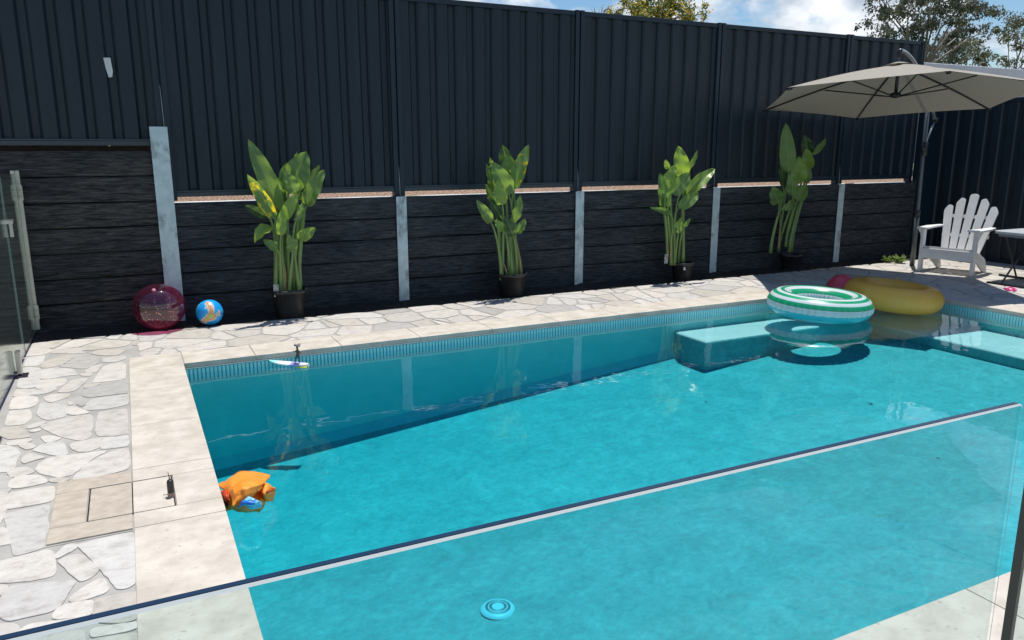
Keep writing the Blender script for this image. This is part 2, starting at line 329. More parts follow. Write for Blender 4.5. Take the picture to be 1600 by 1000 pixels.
def soften(q,it=2):
    for _ in range(it):
        o=[]
        for i in range(len(q)):
            a,b=q[i],q[(i+1)%len(q)]; L=math.hypot(b[0]-a[0],b[1]-a[1]); t=min(.25,.016/max(L,1e-4)) if _==0 else .25
            o+=[(a[0]+t*(b[0]-a[0]),a[1]+t*(b[1]-a[1])),(b[0]-t*(b[0]-a[0]),b[1]-t*(b[1]-a[1]))]
        q=o
    return q
for q,kind in STN:
    if area(q)<0: q=q[::-1]
    if kind:
        gx=sum(p[0] for p in q)/len(q); gy=sum(p[1] for p in q)/len(q); q=[(p[0]+(p[0]-gx)/max(.01,math.hypot(p[0]-gx,p[1]-gy))*.013,p[1]+(p[1]-gy)/max(.01,math.hypot(p[0]-gx,p[1]-gy))*.013) for p in q]
    q=soften(q); 
    # wobble the outline, subdividing long runs
    o=[]
    for i in range(len(q)):
        a,b=q[i],q[(i+1)%len(q)]; L=math.hypot(b[0]-a[0],b[1]-a[1]); k=max(1,int(L/.03))
        for t in range(k):
            x=a[0]+(b[0]-a[0])*t/k; y=a[1]+(b[1]-a[1])*t/k
            w=noise.noise_vector(Vector((x*28,y*28,1.7)))*.004; o.append((x+w.x,y+w.y))
    q=o
    cx=sum(p[0] for p in q)/len(q); cyy=sum(p[1] for p in q)/len(q); h=.001+rnd.uniform(0,.0015)
    k=len(q); v=[(p[0],p[1],-.008) for p in q]+[(p[0],p[1],h-.0015) for p in q]+[(cx+(p[0]-cx)*.975,cyy+(p[1]-cyy)*.975,h) for p in q]
    fs=[(i,(i+1)%k,(i+1)%k+k,i+k) for i in range(k)]+[(i+k,(i+1)%k+k,(i+1)%k+2*k,i+2*k) for i in range(k)]+[tuple(range(2*k,3*k))]
    m.add(v,fs)
    u=rnd.random(); g=rnd.uniform(.43,.52)
    t=(g*1.02,g*.955,g*.875) if u<.5 else ((g,g*.965,g*.915) if u<.72 else ((g*.93,g*.86,g*.76) if u<.9 else (g*.8,g*.77,g*.73)))
    tints+=[t]*len(v)
o=struct(m.build('crazy_paving',STONE)); 
ca=o.data.color_attributes.new('tint','FLOAT_COLOR','POINT')
ca.data.foreach_set('color',[c for t in tints for c in (*t,1)])

# --- coping tiles
m=MB()
def tile(x0,y0,x1,y1,g=.0022,mi=0): m.box((x0+g,y0+g,-.03),(x1-g,y1-g,.006),mi)
L0=PX0-CW
ys=[PY0,2.10,2.56,3.05,3.66,4.29,4.945,PY1+CW*.0+.0]
yl=[1.05,1.82,2.44,3.053,3.662,4.29,4.945,5.49,5.82]
for i in range(len(yl)-1):
    if i==2+0 and False: pass
    if abs(yl[i]-3.053)<1e-3:   # skimmer tile: frame round the lid
        a,b=yl[i],yl[i+1]; l0,l1=3.19,3.525; xr=.058
        tile(L0,a,PX0,l0,.0022); tile(L0,l1,PX0,b,.0022); tile(xr,l0-.0022,PX0,l1+.0022,.0022)
    else: tile(L0,yl[i],PX0,yl[i+1])
# left half of the skimmer tile
tile(-.39,3.053,L0,3.19,mi=1); tile(-.39,3.525,L0,3.662,mi=1); tile(-.39,3.19-.0022,-.263,3.525+.0022,mi=1)
x=PX0; xs=[PX0,.70]
while xs[-1]+.61<PX1: xs.append(xs[-1]+.61)
xs.append(PX1+CW)
for a,b in zip(xs,xs[1:]): tile(a,PY1,b,PY1+CW)
yy=[PY1]
while yy[-1]-.61>PY0-.2: yy.append(yy[-1]-.61)
yy.append(PY0-CW)
for a,b in zip(yy,yy[1:]): tile(PX1,b,PX1+CW,a)
xs=[PX0-CW+.0,.49]
while xs[-1]+.612<PX1: xs.append(xs[-1]+.612)
xs.append(PX1)
for a,b in zip(xs,xs[1:]): tile(a,PY0-CW,b,PY0)
struct(m.build('pool_coping',[TRAV,TRAV2],bevel=.0025))
m=MB(); m.box((L0-.001,PY0-CW,-.04),(PX0-.004,5.82,-.001)); m.box((PX0-.004,PY1+.004,-.04),(PX1+CW,PY1+CW,-.001)); m.box((PX1+.004,PY0-CW,-.04),(PX1+CW,PY1+.004,-.001)); m.box((PX0-.004,PY0-CW,-.04),(PX1+.004,PY0-.004,-.001)); m.box((-.40,3.045,-.04),(L0-.001,3.67,-.001))
struct(m.build('coping_mortar',GROUT))
# skimmer lid (two halves in two pieces of one cover)
t=thing('skimmer_cover',(-.1,3.357,0),'square travertine skimmer cover with finger gap, split by the coping joint','cover')
for (a,b,mm) in ((-.257,L0-.002,TRAV2),(L0+.002,.052,TRAV)):
    q=MB(); q.box((a,3.196,-.03),(b,3.519,.005)); q.build('cover_half',mm,t,bevel=.002)
q=MB(); q.box((-.2625,3.1905,-.032),(.0575,3.5245,.001)); q.build('cover_tray',BLACKP,t)

# ------------------------------------------------------------------ pool
def pool_mat():
    m,n,l=nt('pale_blue_pebble_plaster'); p=n['Principled BSDF']; p.inputs['Roughness'].default_value=.7
    x=tex(n,l,5,detail=12,rough=.75,stretch=(1,1,1),distort=.5); r=ramp(n,l,x.outputs['Fac'],[(.34,(.15,.38,.385)),(.5,(.21,.455,.455)),(.66,(.27,.54,.53))])
    y=tex(n,l,20,detail=10,rough=.75,stretch=(1,1.3,1),distort=.6); ry=ramp(n,l,y.outputs['Fac'],[(.36,(.15,.2,.22)),(.62,(1,1,1))])
    k=n.new('ShaderNodeMix'); k.data_type='RGBA'; k.blend_type='MULTIPLY'; k.inputs[0].default_value=.32; l.new(r.outputs['Color'],k.inputs[6]); l.new(ry.outputs['Color'],k.inputs[7])
    l.new(k.outputs[2],p.inputs['Base Color']); return m
POOL=pool_mat()
PWALL=mat('aqua_shade_lifted_plaster',(.22,.68,.64),.7,0,c2=(.28,.74,.70),scale=5)  # coloured lighter than the floor plaster to brighten the walls' shade
STEP=mat('sunlit_step_plaster',(.56,.56,.54),.7,0,c2=(.63,.62,.60),scale=6)  # same plaster as the floor, painted paler as a sunlit shallow top
def flz(x,y):
    z=-.72+.086*(x-1.4)
    d=min(x-PX0,PY1-y); 
    if d<.16: z+=.10*((.16-d)/.16)**2
    return z
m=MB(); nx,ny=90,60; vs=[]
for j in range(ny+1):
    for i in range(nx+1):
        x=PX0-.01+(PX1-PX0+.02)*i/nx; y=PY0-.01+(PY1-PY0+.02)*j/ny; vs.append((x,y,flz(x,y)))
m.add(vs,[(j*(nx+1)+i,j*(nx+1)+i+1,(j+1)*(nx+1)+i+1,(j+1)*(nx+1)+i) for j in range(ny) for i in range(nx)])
m.m=[1 if (PY1-m.v[f_[0]][1]<.10) else 0 for f_ in m.f]  # floor strip in the pool edge's shadow takes the lighter colour, lifting the shade
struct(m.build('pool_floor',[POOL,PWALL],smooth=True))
m=MB(); D=-1.1
m.add([(PX0-.010,PY0-.01,D),(PX0-.010,PY1,D),(PX0-.010,PY1,-.03),(PX0-.010,PY0-.01,-.03)],[(0,1,2,3)])
m.add([(PX0,PY1,D),(PX1,PY1,D),(PX1,PY1,-.03),(PX0,PY1,-.03)],[(0,1,2,3)])
m.add([(PX1,PY1,D),(PX1,PY0,D),(PX1,PY0,-.03),(PX1,PY1,-.03)],[(0,1,2,3)])
m.add([(PX1,PY0-.01,D),(PX0-.01,PY0-.01,D),(PX0-.01,PY0-.01,-.03),(PX1,PY0-.01,-.03)],[(0,1,2,3)])
struct(m.build('pool_wall',PWALL))
m=MB(); bx0,by0=4.34,5.03; rx0=6.24; bt=-.205
m.box((bx0,by0,D),(PX1+.01,PY1+.01,bt)); m.box((rx0,2.2,D),(PX1+.005,by0+.1,bt-.003))
m.m=[0 if f_[0]%8==4 and f_==tuple(range(f_[0],f_[0]+4)) else 1 for f_ in m.f]  # bench sides take the darker floor colour to deepen their shade
struct(m.build('pool_bench',[STEP,POOL],bevel=.022,seg=3))
# waterline band: ribbed turquoise strip
RIB=mat('turquoise_waterline_tile',(.28,.66,.68),.35,0,c2=(.32,.72,.73),scale=30)
RIBD=mat('dark_tile_joint',(.13,.38,.41),.6)
BAND=mat('grey_teal_tile_trim',(.17,.26,.28),.4,0,c2=(.22,.31,.32),scale=20)
m=MB()
def ribs(a,b,axis,fix,sgn):
    n=int((b-a)/.026)
    for i in range(n):
        u=a+(b-a)*(i+.5)/n; w=.0085
        lo=(u-w,fix-(.006 if sgn<0 else 0),-.125) if axis=='x' else (fix-(.006 if sgn<0 else 0),u-w,-.125)
        hi=(u+w,fix+(.006 if sgn>0 else 0),-.036) if axis=='x' else (fix+(.006 if sgn>0 else 0),u+w,-.036)
        m.box(lo,hi,0)
ribs(PX0,PX1,'x',PY1-.006,-1); ribs(PY0,PY1,'y',PX1-.006,-1); ribs(PX0,PX1,'x',PY0-.007,1); ribs(PY0,PY1,'y',PX0-.007,1)
m.box((PX0,PY1-.006,-.13),(PX1,PY1-.001,-.034),1); m.box((PX1-.006,PY0,-.13),(PX1-.001,PY1-.007,-.034),1)
m.box((PX0-.009,PY0,-.13),(PX0-.007,PY1-.007,-.034),1); m.box((PX0+.007,PY0-.009,-.13),(PX1-.007,PY0-.007,-.034),1)
m.box((PX0,PY1-.013,-.036),(PX1,PY1-.002,-.0305),2)
struct(m.build('waterline_tiles',[RIB,RIBD,BAND]))
# water
WL=-.07
wm,n,l,(g,f)=clear('pool_water_surface',(1,1,1),1.33)
x=tex(n,l,1.6,detail=3,rough=.5); x2=tex(n,l,7,detail=2,rough=.5)
ad=n.new('ShaderNodeMath'); ad.operation='MULTIPLY_ADD'; ad.inputs[1].default_value=.12; l.new(x2.outputs['Fac'],ad.inputs[0]); l.new(x.outputs['Fac'],ad.inputs[2])
bp=n.new('ShaderNodeBump'); bp.inputs['Strength'].default_value=.22; bp.inputs['Distance'].default_value=.02
l.new(ad.outputs[0],bp.inputs['Height']); l.new(bp.outputs['Normal'],g.inputs['Normal']); l.new(bp.outputs['Normal'],f.inputs['Normal'])
va=n.new('ShaderNodeVolumeAbsorption'); va.inputs['Color'].default_value=(.04,.84,.90,1); va.inputs['Density'].default_value=1.35
l.new(va.outputs[0],n['Material Output'].inputs['Volume'])
m=MB(); m.box((PX0-.03,PY0-.03,-1.3),(PX1+.012,PY1+.012,WL)); struct(m.build('water',wm))

# drain cover on the pool floor
dc=onz(778,952,-.66); zf=flz(dc.x,dc.y)
for _ in range(4): dc=onz(778,952,flz(dc.x,dc.y))
zf=flz(dc.x,dc.y)
t=thing('drain_cover',(dc.x,dc.y,zf),'round pale blue main drain cover on the pool floor','drain')
WB=mat('pale_blue_plastic',(.55,.78,.85),.4)
q=MB(); q.lathe([(.0001,.016),(.028,.016),(.045,.015),(.062,.013),(.076,.009),(.084,.0)],dc*1.0 if False else (dc.x,dc.y,zf),40)
q.v=[(a,b,c) for a,b,c in q.v]; q.build('cover_disc',WB,t,smooth=True)
q=MB()
for rr,nn,hh in ((.036,30,.0155),(.054,44,.0140)):
    for i in range(nn):
        a=2*math.pi*i/nn; M=Matrix.Translation((dc.x,dc.y,zf))@Matrix.Rotation(a,4,'Z')
        q.box((rr-.007,-.0014,hh-.004),(rr+.006,.0014,hh+.002),M=M)
q.build('slot_ring',mat('drain_slot',(.03,.12,.14),.6),t)

# ------------------------------------------------------------------ retaining wall
PXS=[(.278,1.60,.135),(2.306,.985,.100),(4.262,.985,.100),(6.098,.985,.098),(8.122,.985,.096)]
t=thing('retaining_wall',(4.5,7.12,0),'black wood grain concrete sleeper wall with pale galvanised posts behind the pool','wall')
def sleeper(x0,x1,z0,z1,mm,dy):
    q=MB(); n=max(6,int((x1-x0)/.05)); vs=[]
    rows=[(0,z0,.012),(0,z0+.012,0),(0,z1-.012,0),(0,z1,.012)]
    sd=rnd.uniform(0,99)
    for i in range(n+1):
        x=x0+(x1-x0)*i/n
        for k,(a,z,iy) in enumerate(rows):
            w=noise.noise(Vector((x*2.1,z*3,sd)))*.004; wz=noise.noise(Vector((x*1.5,k*5,sd+9)))*.0035
            vs.append((x,WALLY+dy+iy+w,z+wz))
        vs.append((x,WALLY+.1,z1)); vs.append((x,WALLY+.1,z0))
    K=6
    fs=[(i*K+j,(i+1)*K+j,(i+1)*K+(j+1)%K,i*K+(j+1)%K) for i in range(n) for j in range(K)]+[tuple(range(K))[::-1],tuple(n*K+j for j in range(K))]
    q.add(vs,fs); q.m=[1 if (k_<n*K and k_%K==3) else 0 for k_ in range(len(fs))]; q.build('sleeper',[mm,SOIL],t)  # top faces take the dark soil colour to dim their sunlit edge
bays=[(-4.0,PXS[0][0],7,-.0)]+[(PXS[i][0],PXS[i+1][0],5,0) for i in range(4)]+[(PXS[4][0],ENDX,5,0)]
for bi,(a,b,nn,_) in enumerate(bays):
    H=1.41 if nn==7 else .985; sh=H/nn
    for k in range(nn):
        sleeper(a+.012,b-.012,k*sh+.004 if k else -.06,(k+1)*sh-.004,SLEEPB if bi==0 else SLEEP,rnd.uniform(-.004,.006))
    q=MB(); q.box((a+.01,WALLY+.095,-.05),(b-.01,WALLY+.14,H-.01)); q.build('backing',SLEEP,t)
for (x,h,w) in PXS:
    q=MB(); q.box((x-w/2,WALLY-.022,-.08),(x+w/2,WALLY-.012,h)); q.box((x-.004,WALLY-.012,-.08),(x+.004,WALLY+.12,h)); q.box((x-w/2,WALLY+.12,-.08),(x+w/2,WALLY+.135,h)); q.build('post',GALV,t,bevel=.0015)
q=MB(); q.box((ENDX-.012,WALLY-.012,-.06),(ENDX+.03,WALLY+.13,1.0)); q.build('end_post',SLEEP,t)

# ------------------------------------------------------------------ fences
FY=7.125
def ribbed(mb,a,b,z0,z1,place,pitch=.19,d=.028):
    u=a; pts=[]
    pat=[(0,0),(.098,0),(.108,.5),(.118,1),(.168,1),(.176,.5),(.19,0)]
    k=0
    while u<b:
        for (du,h) in pat[:-1]:
            uu=u+du*pitch/.19
            if uu<b: pts.append((uu,h))
        # shallow stiffener crease in the broad pan
        u+=pitch; k+=1
    pts.append((b,0)); n=len(pts); v=[place(p,h*d,z) for z in (z0,z1) for p,h in pts]
    mb.add(v,[(i,i+1,i+1+n,i+n) for i in range(n-1)])
t=thing('back_fence',(4.5,FY,1.0),'tall dark slate ribbed steel fence standing above the sleeper wall','fence')
FP=[(-1.72,0),(.325,0),(2.318,1),(4.275,1),(6.112,1),(8.135,1),(ENDX-.02,1)]
TOP=2.78
def top_at(x): return 2.78 if x>.34 else 3.16
for i,((a,_),(b,lo)) in enumerate(zip(FP,FP[1:])):
    z0=1.050 if a>.2 else 1.470; z1=top_at((a+b)/2)
    q=MB(); ribbed(q,a+.045,b-.045,z0+.02,z1-.01,lambda p,h,z:(p,FY+h,z)); q.build('panel',FENCE,t)
    q=MB(); q.box((a+.05,FY-.016,z0-.020),(b-.05,FY+.040,z0+.018)); q.box((a+.05,FY-.012,z0+.018),(b-.05,FY-.004,z0+.034)); q.build('bottom_rail',mat('slate_rail_paint',(.018,.032,.045),.3,0,spec=.6),t,bevel=.006)
    q=MB(); q.box((a+.05,FY-.014,z1-.045),(b-.05,FY+.040,z1)); q.build('top_rail',FENCEP,t,bevel=.003)
for i,(x,_) in enumerate(FP[1:]):
    z0=.985 if x>.4 else 1.0; z1=max(top_at(x-.05),top_at(x+.05))+.008
    q=MB(); w=.052 if x<ENDX-.1 else .03
    q.box((x-w,FY-.026,z0),(x-.007,FY+.055,z1)); q.box((x+.007,FY-.026,z0),(x+w,FY+.055,z1)); q.box((x-.007,FY-.005,z0),(x+.007,FY+.03,z1)); q.build('post',FENCEP,t,bevel=.004)
    if x<9:
        q=MB(); ht=(.62 if x<.4 else .28 if x<3 else .22); zb=(1.60 if x<.4 else .985); hh=(.33 if x<.4 else ht)
        q.tube([(x+.002,FY-.024,zb),(x-.001,FY-.026,zb+hh*.6),(x-.004,FY-.024,zb+hh)],[.0022,.0022,.0008],6); q.build('light_gap_strip',mat('pale_gap_light',(.45,.47,.47),.6),t)  # pale strip drawn in place of light through the gap between posts
# peeled sticker / white tape
q=MB(); c=ony(169,105,FY-.004)
q.add([(c.x-.027,FY-.0045,c.z+.07),(c.x+.022,FY-.0075,c.z+.072),(c.x+.030,FY-.0055,c.z-.03),(c.x+.022,FY-.0035,c.z-.072),(c.x-.004,FY-.0035,c.z-.078),(c.x-.018,FY-.0045,c.z-.01)],[(0,1,2,3,4,5)])
tag(q.build('tape_scrap',mat('white_tape',(.55,.58,.58),.6)),'small torn scrap of white tape stuck high on the fence','tape')
# right-hand fence
t=thing('side_fence',(FX,2,0),'lower dark ribbed steel fence behind the white chair','fence')
ya=-1.0; ZT=2.03
q=MB(); ribbed(q,ya,7.2,.03,ZT-.01,lambda p,h,z:(FX+h,p,z)); q.build('panel',FENCE,t)
q=MB(); q.box((FX-.014,ya,ZT-.045),(FX+.04,7.2,ZT)); q.build('top_rail',FENCEP,t,bevel=.003)
q=MB(); q.box((FX-.014,ya,.0),(FX+.04,7.2,.05)); q.build('bottom_rail',FENCEP,t,bevel=.003)
for yv in (4.7,2.3,0):
    q=MB(); q.box((FX-.024,yv-.05,0),(FX+.05,yv+.05,ZT+.006)); q.build('post',FENCEP,t,bevel=.004)
q=MB(); q.box((ENDX+.02,WALLY-.02,0),(FX+.03,WALLY+.05,ZT)); q.build('corner_infill',FENCEP,t)

# ------------------------------------------------------------------ glass pool fences
PANE,_,_,_=clear('greenish_safety_glass',(.86,.93,.93),1.5,gl=.5,film=.002,filmc=(.8,.82,.74))
PANEL_,_,_,_=clear('grey_green_safety_glass',(.78,.86,.81),1.5,film=.012,rough=.13)
EDGEM=mat('polished_glass_edge',(.010,.024,.050),.18,0,spec=.5)
ARRIS=mat('ground_glass_arris',(.62,.66,.64),.35)
GY=.357; TH=.0058; GT=1.2
def glass_panel(name,x0,x1,label):
    t=thing(name,((x0+x1)/2,GY,0),label,'glass panel')
    q=MB(); q.box((x0+.001,GY-TH+.0025,.07),(x1-.001,GY-.0025,GT-.002)); q.build('pane',PANE,t)
    r=.007; prof=[]
    q=MB(); n=8; pts=[(x0,GT)]+[(x1-r+r*math.sin(a*math.pi/2/n),GT-r+r*math.cos(a*math.pi/2/n)) for a in range(n+1)]+[(x1,.07)]
    apts=pts; pts=pts[:3]
    for (d0,d1,mi,inn) in ((-TH+.002,-.0,0,.0),):
        v=[(a,GY+d0,b) for a,b in pts]+[(a,GY+d1,b) for a,b in pts]+[(a-(.0022 if b<GT-.001 else 0),GY+d0,b-(.0022 if a<x1 else 0)) for a,b in pts]+[(a-(.0022 if b<GT-.001 else 0),GY+d1,b-(.0022 if a<x1 else 0)) for a,b in pts]
        k=len(pts)
        q.add(v,[(i,i+1,i+1+k,i+k) for i in range(k-1)]+[(i,i+2*k,i+1+2*k,i+1) for i in range(k-1)]+[(i+k,i+1+k,i+1+3*k,i+3*k) for i in range(k-1)],0)
    q.build('polished_edge',EDGEM,t)
    q=MB(); pts=apts
    v=[(a,GY-TH+.0012,b) for a,b in pts]+[(a-(.0010 if b<GT-.001 else 0),GY-TH+.0002,b-(.0016 if a<x1 else 0)) for a,b in pts]
    k=len(pts); q.add(v,[(i,i+k,i+1+k,i+1) for i in range(k-1)],0); q.build('ground_arris',ARRIS,t)
    for sx in (x0+.25,x1-.25):
        if x1-x0<.7 and sx>x0+.3: continue
        q=MB(); q.box((sx-.025,GY-.03,0),(sx+.025,GY+.018,.15)); sp=q.build('spigot',STEEL,t,bevel=.006)
    return t
glass_panel('glass_fence_panel',-1.16,.6365,'clear frameless glass panel with dark polished top edge in the foreground')
t=glass_panel('glass_fence_panel',.668,1.9,'next clear glass panel, only its dark left edge showing at the right')
q=MB(); q.box((.664,GY-TH-.001,.07),(.6685,GY+.001,GT)); q.build('side_edge',mat('dark_glass_edge',(.02,.035,.03),.2),t)
# left side glass fence along the deck
GX=-.748
def side_panel(y0,y1,label,spig):
    t=thing('side_glass_panel',(GX,(y0+y1)/2,0),label,'glass panel')
    q=MB(); q.box((GX-.006,y0,.035),(GX+.006,y1,1.24)); q.build('pane',PANEL_,t)
    q=MB(); q.box((GX-.0065,y0,.030),(GX+.0065,y1,.036)); q.build('bottom_edge',mat('purple_dark_glass_edge',(.03,.02,.05),.3),t)
    q=MB(); q.box((GX-.0065,y1-.003,.036),(GX+.0065,y1+.001,1.24)); q.build('end_edge',mat('pale_glass_edge',(.25,.32,.30),.25),t)
    q=MB(); q.box((GX-.0065,y0,1.24),(GX+.0065,y1,1.2425)); q.build('top_edge',EDGEM,t)
    for yv in spig:
        q=MB(); q.box((GX-.042,yv-.022,.012),(GX-.012,yv+.022,.17)); q.box((GX+.012,yv-.022,.012),(GX+.042,yv+.022,.17)); q.box((GX-.042,yv-.022,.012),(GX+.042,yv+.022,.03)); s=q.build('spigot',STEEL,t,bevel=.006)
        q=MB(); q.box((GX-.07,yv-.045,.0),(GX+.07,yv+.045,.012)); q.build('base_plate',mat('dark_base_plate',(.06,.05,.09),.3,.6),s,bevel=.002)
    return t
tg=side_panel(6.20,6.93,'short hinge glass panel nearest the sleeper wall on the left side',[])
q=MB(); q.box((GX-.02,6.14,.93),(GX+.045,6.24,.955)); q.box((GX+.012,6.17,.84),(GX+.036,6.21,.93)); q.build('latch',STEEL,tg,bevel=.003)
side_panel(3.0,6.16,'long glass panel held by steel spigots along the left deck',[5.64,4.36])
t=thing('hinge_post',(GX,7.0,0),'pale metal hinge strip with two hinges fixed to the wall end','post')
STRIP=mat('pale_aluminium_strip',(.42,.43,.34),.35,.4,c2=(.50,.50,.42),scale=12)
q=MB(); q.box((-.776,6.99,.03),(-.750,7.003,1.265)); q.box((-.745,6.99,.03),(-.719,7.003,1.265)); q.box((-.776,7.003,.03),(-.719,7.02,1.262)); q.build('strip',STRIP,t,bevel=.002)
for z in (1.10,.17):
    q=MB(); q.prism([(-.785,-.055),(-.765,-.07),(-.730,-.07),(-.710,-.055),(-.710,.05),(-.72,.065),(-.775,.065),(-.785,.05)],0,.012,M=Matrix.Translation((0,6.987,z))@Matrix.Rotation(R(90),4,'X'))
    h=q.build('hinge',STRIP,t,bevel=.002)
    q=MB(); q.box((-.7500,6.966,z-.045),(-.7445,6.973,z+.045))
    for sx in (-.774,-.761,-.734,-.721):
        for sz in (-.03,.02): q.lathe([(.0001,0),(.004,0),(.004,.003)],(0,0,0),8,M=Matrix.Translation((sx,6.975,z+sz))@Matrix.Rotation(R(90),4,'X'))
    q.build('hinge_slot',BLACKP,h)

# ------------------------------------------------------------------ plants
def leaf_mat(name,a,b,yel=None):
    m,n,l=nt(name); p=n['Principled BSDF']; p.inputs['Roughness'].default_value=.38; p.inputs['Specular IOR Level'].default_value=.6
    uv=n.new('ShaderNodeUVMap'); uv.uv_map='uv'; sp=n.new('ShaderNodeSeparateXYZ'); l.new(uv.outputs[0],sp.inputs[0])
    w=n.new('ShaderNodeTexWave'); w.inputs['Scale'].default_value=9; w.inputs['Distortion'].default_value=1.2; w.bands_direction='Y'; l.new(uv.outputs[0],w.inputs['Vector'])
    x=tex(n,l,5,detail=4); r=ramp(n,l,x.outputs['Fac'],[(.3,a),(.7,b)])
    k=n.new('ShaderNodeMix'); k.data_type='RGBA'; k.blend_type='MULTIPLY'; k.inputs[0].default_value=.10; l.new(r.outputs['Color'],k.inputs[6]); l.new(w.outputs['Color'],k.inputs[7])
    last=k.outputs[2]
    # paler midrib
    ab=n.new('ShaderNodeMath'); ab.operation='SUBTRACT'; ab.inputs[1].default_value=.5; l.new(sp.outputs[0],ab.inputs[0])
    a2=n.new('ShaderNodeMath'); a2.operation='ABSOLUTE'; l.new(ab.outputs[0],a2.inputs[0])
    lt=n.new('ShaderNodeMath'); lt.operation='LESS_THAN'; lt.inputs[1].default_value=.022; l.new(a2.outputs[0],lt.inputs[0])
    k2=n.new('ShaderNodeMix'); k2.data_type='RGBA'; l.new(lt.outputs[0],k2.inputs[0]); l.new(last,k2.inputs[6]); k2.inputs[7].default_value=(.22,.33,.12,1); last=k2.outputs[2]
    if yel:
        y=tex(n,l,7,detail=3); ry=ramp(n,l,y.outputs['Fac'],[(yel[1],(0,0,0)),(yel[1]+.06,(1,1,1))])
        k3=n.new('ShaderNodeMix'); k3.data_type='RGBA'; l.new(ry.outputs['Color'],k3.inputs[0]); l.new(last,k3.inputs[6]); k3.inputs[7].default_value=(*yel[0],1); last=k3.outputs[2]
    l.new(last,p.inputs['Base Color'])
    tr=n.new('ShaderNodeBsdfTranslucent'); 
    k4=n.new('ShaderNodeMix'); k4.data_type='RGBA'; k4.blend_type='MULTIPLY'; k4.inputs[0].default_value=1; l.new(last,k4.inputs[6]); k4.inputs[7].default_value=(2.2,2.0,.8,1); l.new(k4.outputs[2],tr.inputs['Color'])
    s=n.new('ShaderNodeMixShader'); s.inputs[0].default_value=.38; l.new(p.outputs[0],s.inputs[1]); l.new(tr.outputs[0],s.inputs[2]); l.new(s.outputs[0],n['Material Output'].inputs['Surface']); return m
LF=[leaf_mat('glossy_green_leaf',(.12,.22,.06),(.19,.31,.09)),leaf_mat('light_green_leaf',(.18,.31,.05),(.26,.40,.09)),leaf_mat('deep_green_leaf',(.04,.09,.03),(.07,.14,.045)),
    leaf_mat('yellow_blotched_leaf',(.13,.24,.06),(.19,.32,.09),((.75,.60,.02),.50)),leaf_mat('brown_edged_leaf',(.09,.2,.05),(.14,.28,.07),((.30,.12,.03),.60))]
STEM=mat('green_leaf_stalk',(.13,.22,.06),.45,0,c2=(.22,.32,.11),scale=6,stretch=(1,1,.3)); DRY=mat('dry_brown_sheath',(.28,.17,.08),.8,0,c2=(.4,.28,.15),scale=8)
def blade(base,tip,w,roll,fold,mi,bend=.0,droop=0.):
    n=14; k=8; ax=tip-base; L=ax.length; t=ax.normalized(); tocam=(CAM-(base+tip)/2).normalized()
    side=t.cross(tocam).normalized(); nor=side.cross(t).normalized()
    M=Matrix.Rotation(R(roll),3,t); side=M@side; nor=M@nor
    vs=[];uv=[]
    for i in range(n+1):
        s=i/n; prof=math.sin(math.pi*min(1,s*.97+.03)**.78)**.62*(1-.12*s) if 0<s<1 else .0
        prof=max(prof,.015); c=base+t*L*s+nor*(bend*L*math.sin(math.pi*s)) - Vector((0,0,1))*droop*L*s*s
        for j in range(k+1):
            u=j/k*2-1; wv=.075*w*math.sin(s*17+u*2+mi)*abs(u)
            vs.append(c+side*(u*w*.5*prof*math.cos(fold*abs(u)))+nor*(abs(u)*w*.5*prof*math.sin(fold)+wv)); uv.append((j/k,s))
    fs=[(i*(k+1)+j,i*(k+1)+j+1,(i+1)*(k+1)+j+1,(i+1)*(k+1)+j) for i in range(n) for j in range(k)]
    return vs,uv,fs
def plant(base,ph,pr,sq,leaves,stems,Yp,label,extra=None,dry=None):
    t=thing('potted_plant',base,label,'potted plant','bird of paradise plants in black pots along the wall')
    q=MB(); q.lathe([(pr*.74,0),(pr*.76,.004),(pr*.98,ph-.03),(pr*1.05,ph-.028),(pr*1.06,ph),(pr*.98,ph),(pr*.96,ph-.03)],base,36,capb=True,sq=sq); q.build('pot',POT,t,smooth=True,bevel=.0)
    q=MB(); q.lathe([(.001,ph-.025),(pr*.5,ph-.02),(pr*.97,ph-.03)],base,20,sq=sq); q.build('potting_soil',SOIL,t)
    order=sorted(range(len(leaves)),key=lambda i:leaves[i][1][0]); sx_=sorted(stems,key=lambda q_:q_[0]); rank={li:k_ for k_,li in enumerate(order)}
    for i,lf in enumerate(leaves):
        tp,bp_,w,mi,roll,fold,dy,bend=lf
        y=Yp+dy; tip=ony(*tp,y-.03); b=ony(*bp_,y+.0); sc=b.y/FPX*math.sqrt(1)  # metres per pixel across
        d=(b-CAM).dot(FW); wm_=w*1.14*d/FPX
        vs,uv,fs=blade(b,tip,wm_,roll,fold,mi,bend); q=MB(); q.add(vs,fs); o=q.build('leaf',LF[mi],t,smooth=True)
        L=o.data.uv_layers.new(name='uv')
        for lp in o.data.loops: L.data[lp.index].uv=uv[lp.vertex_index]
        st=sx_[min(len(sx_)-1,rank[i]*len(sx_)//len(leaves))]
        s0=ony(*st,base[1]+rnd.uniform(-.05,.05)); s0.z=max(s0.z-.03,ph-.06)
        q=MB(); mid=(s0+b)/2; dirn=(b-tip).normalized()*(b-s0).length*.16; p1=s0+(Vector((0,0,1))*(b-s0).length*.35); p2=b+dirn
        pts=[]
        for k in range(13):
            u=k/12; pts.append(s0*(1-u)**3+p1*3*u*(1-u)**2+p2*3*u*u*(1-u)+b*u**3)
        pts.append(b+(tip-b)*.3); rr=[.0225-.0165*(k/12)**.75 for k in range(13)]+[.0015]
        q.tube(pts,rr,8); q.build('stem',STEM,t,smooth=True)
    if dry:
        for a,b,r0 in dry:
            q=MB(); a=ony(*a,base[1]-.03); b=ony(*b,Yp-.04); q.tube([a,(a+b)/2+Vector((.01,0,0)),b],[r0,r0*.8,r0*.2],7); q.build('dry_sheath',DRY,t)
    return t
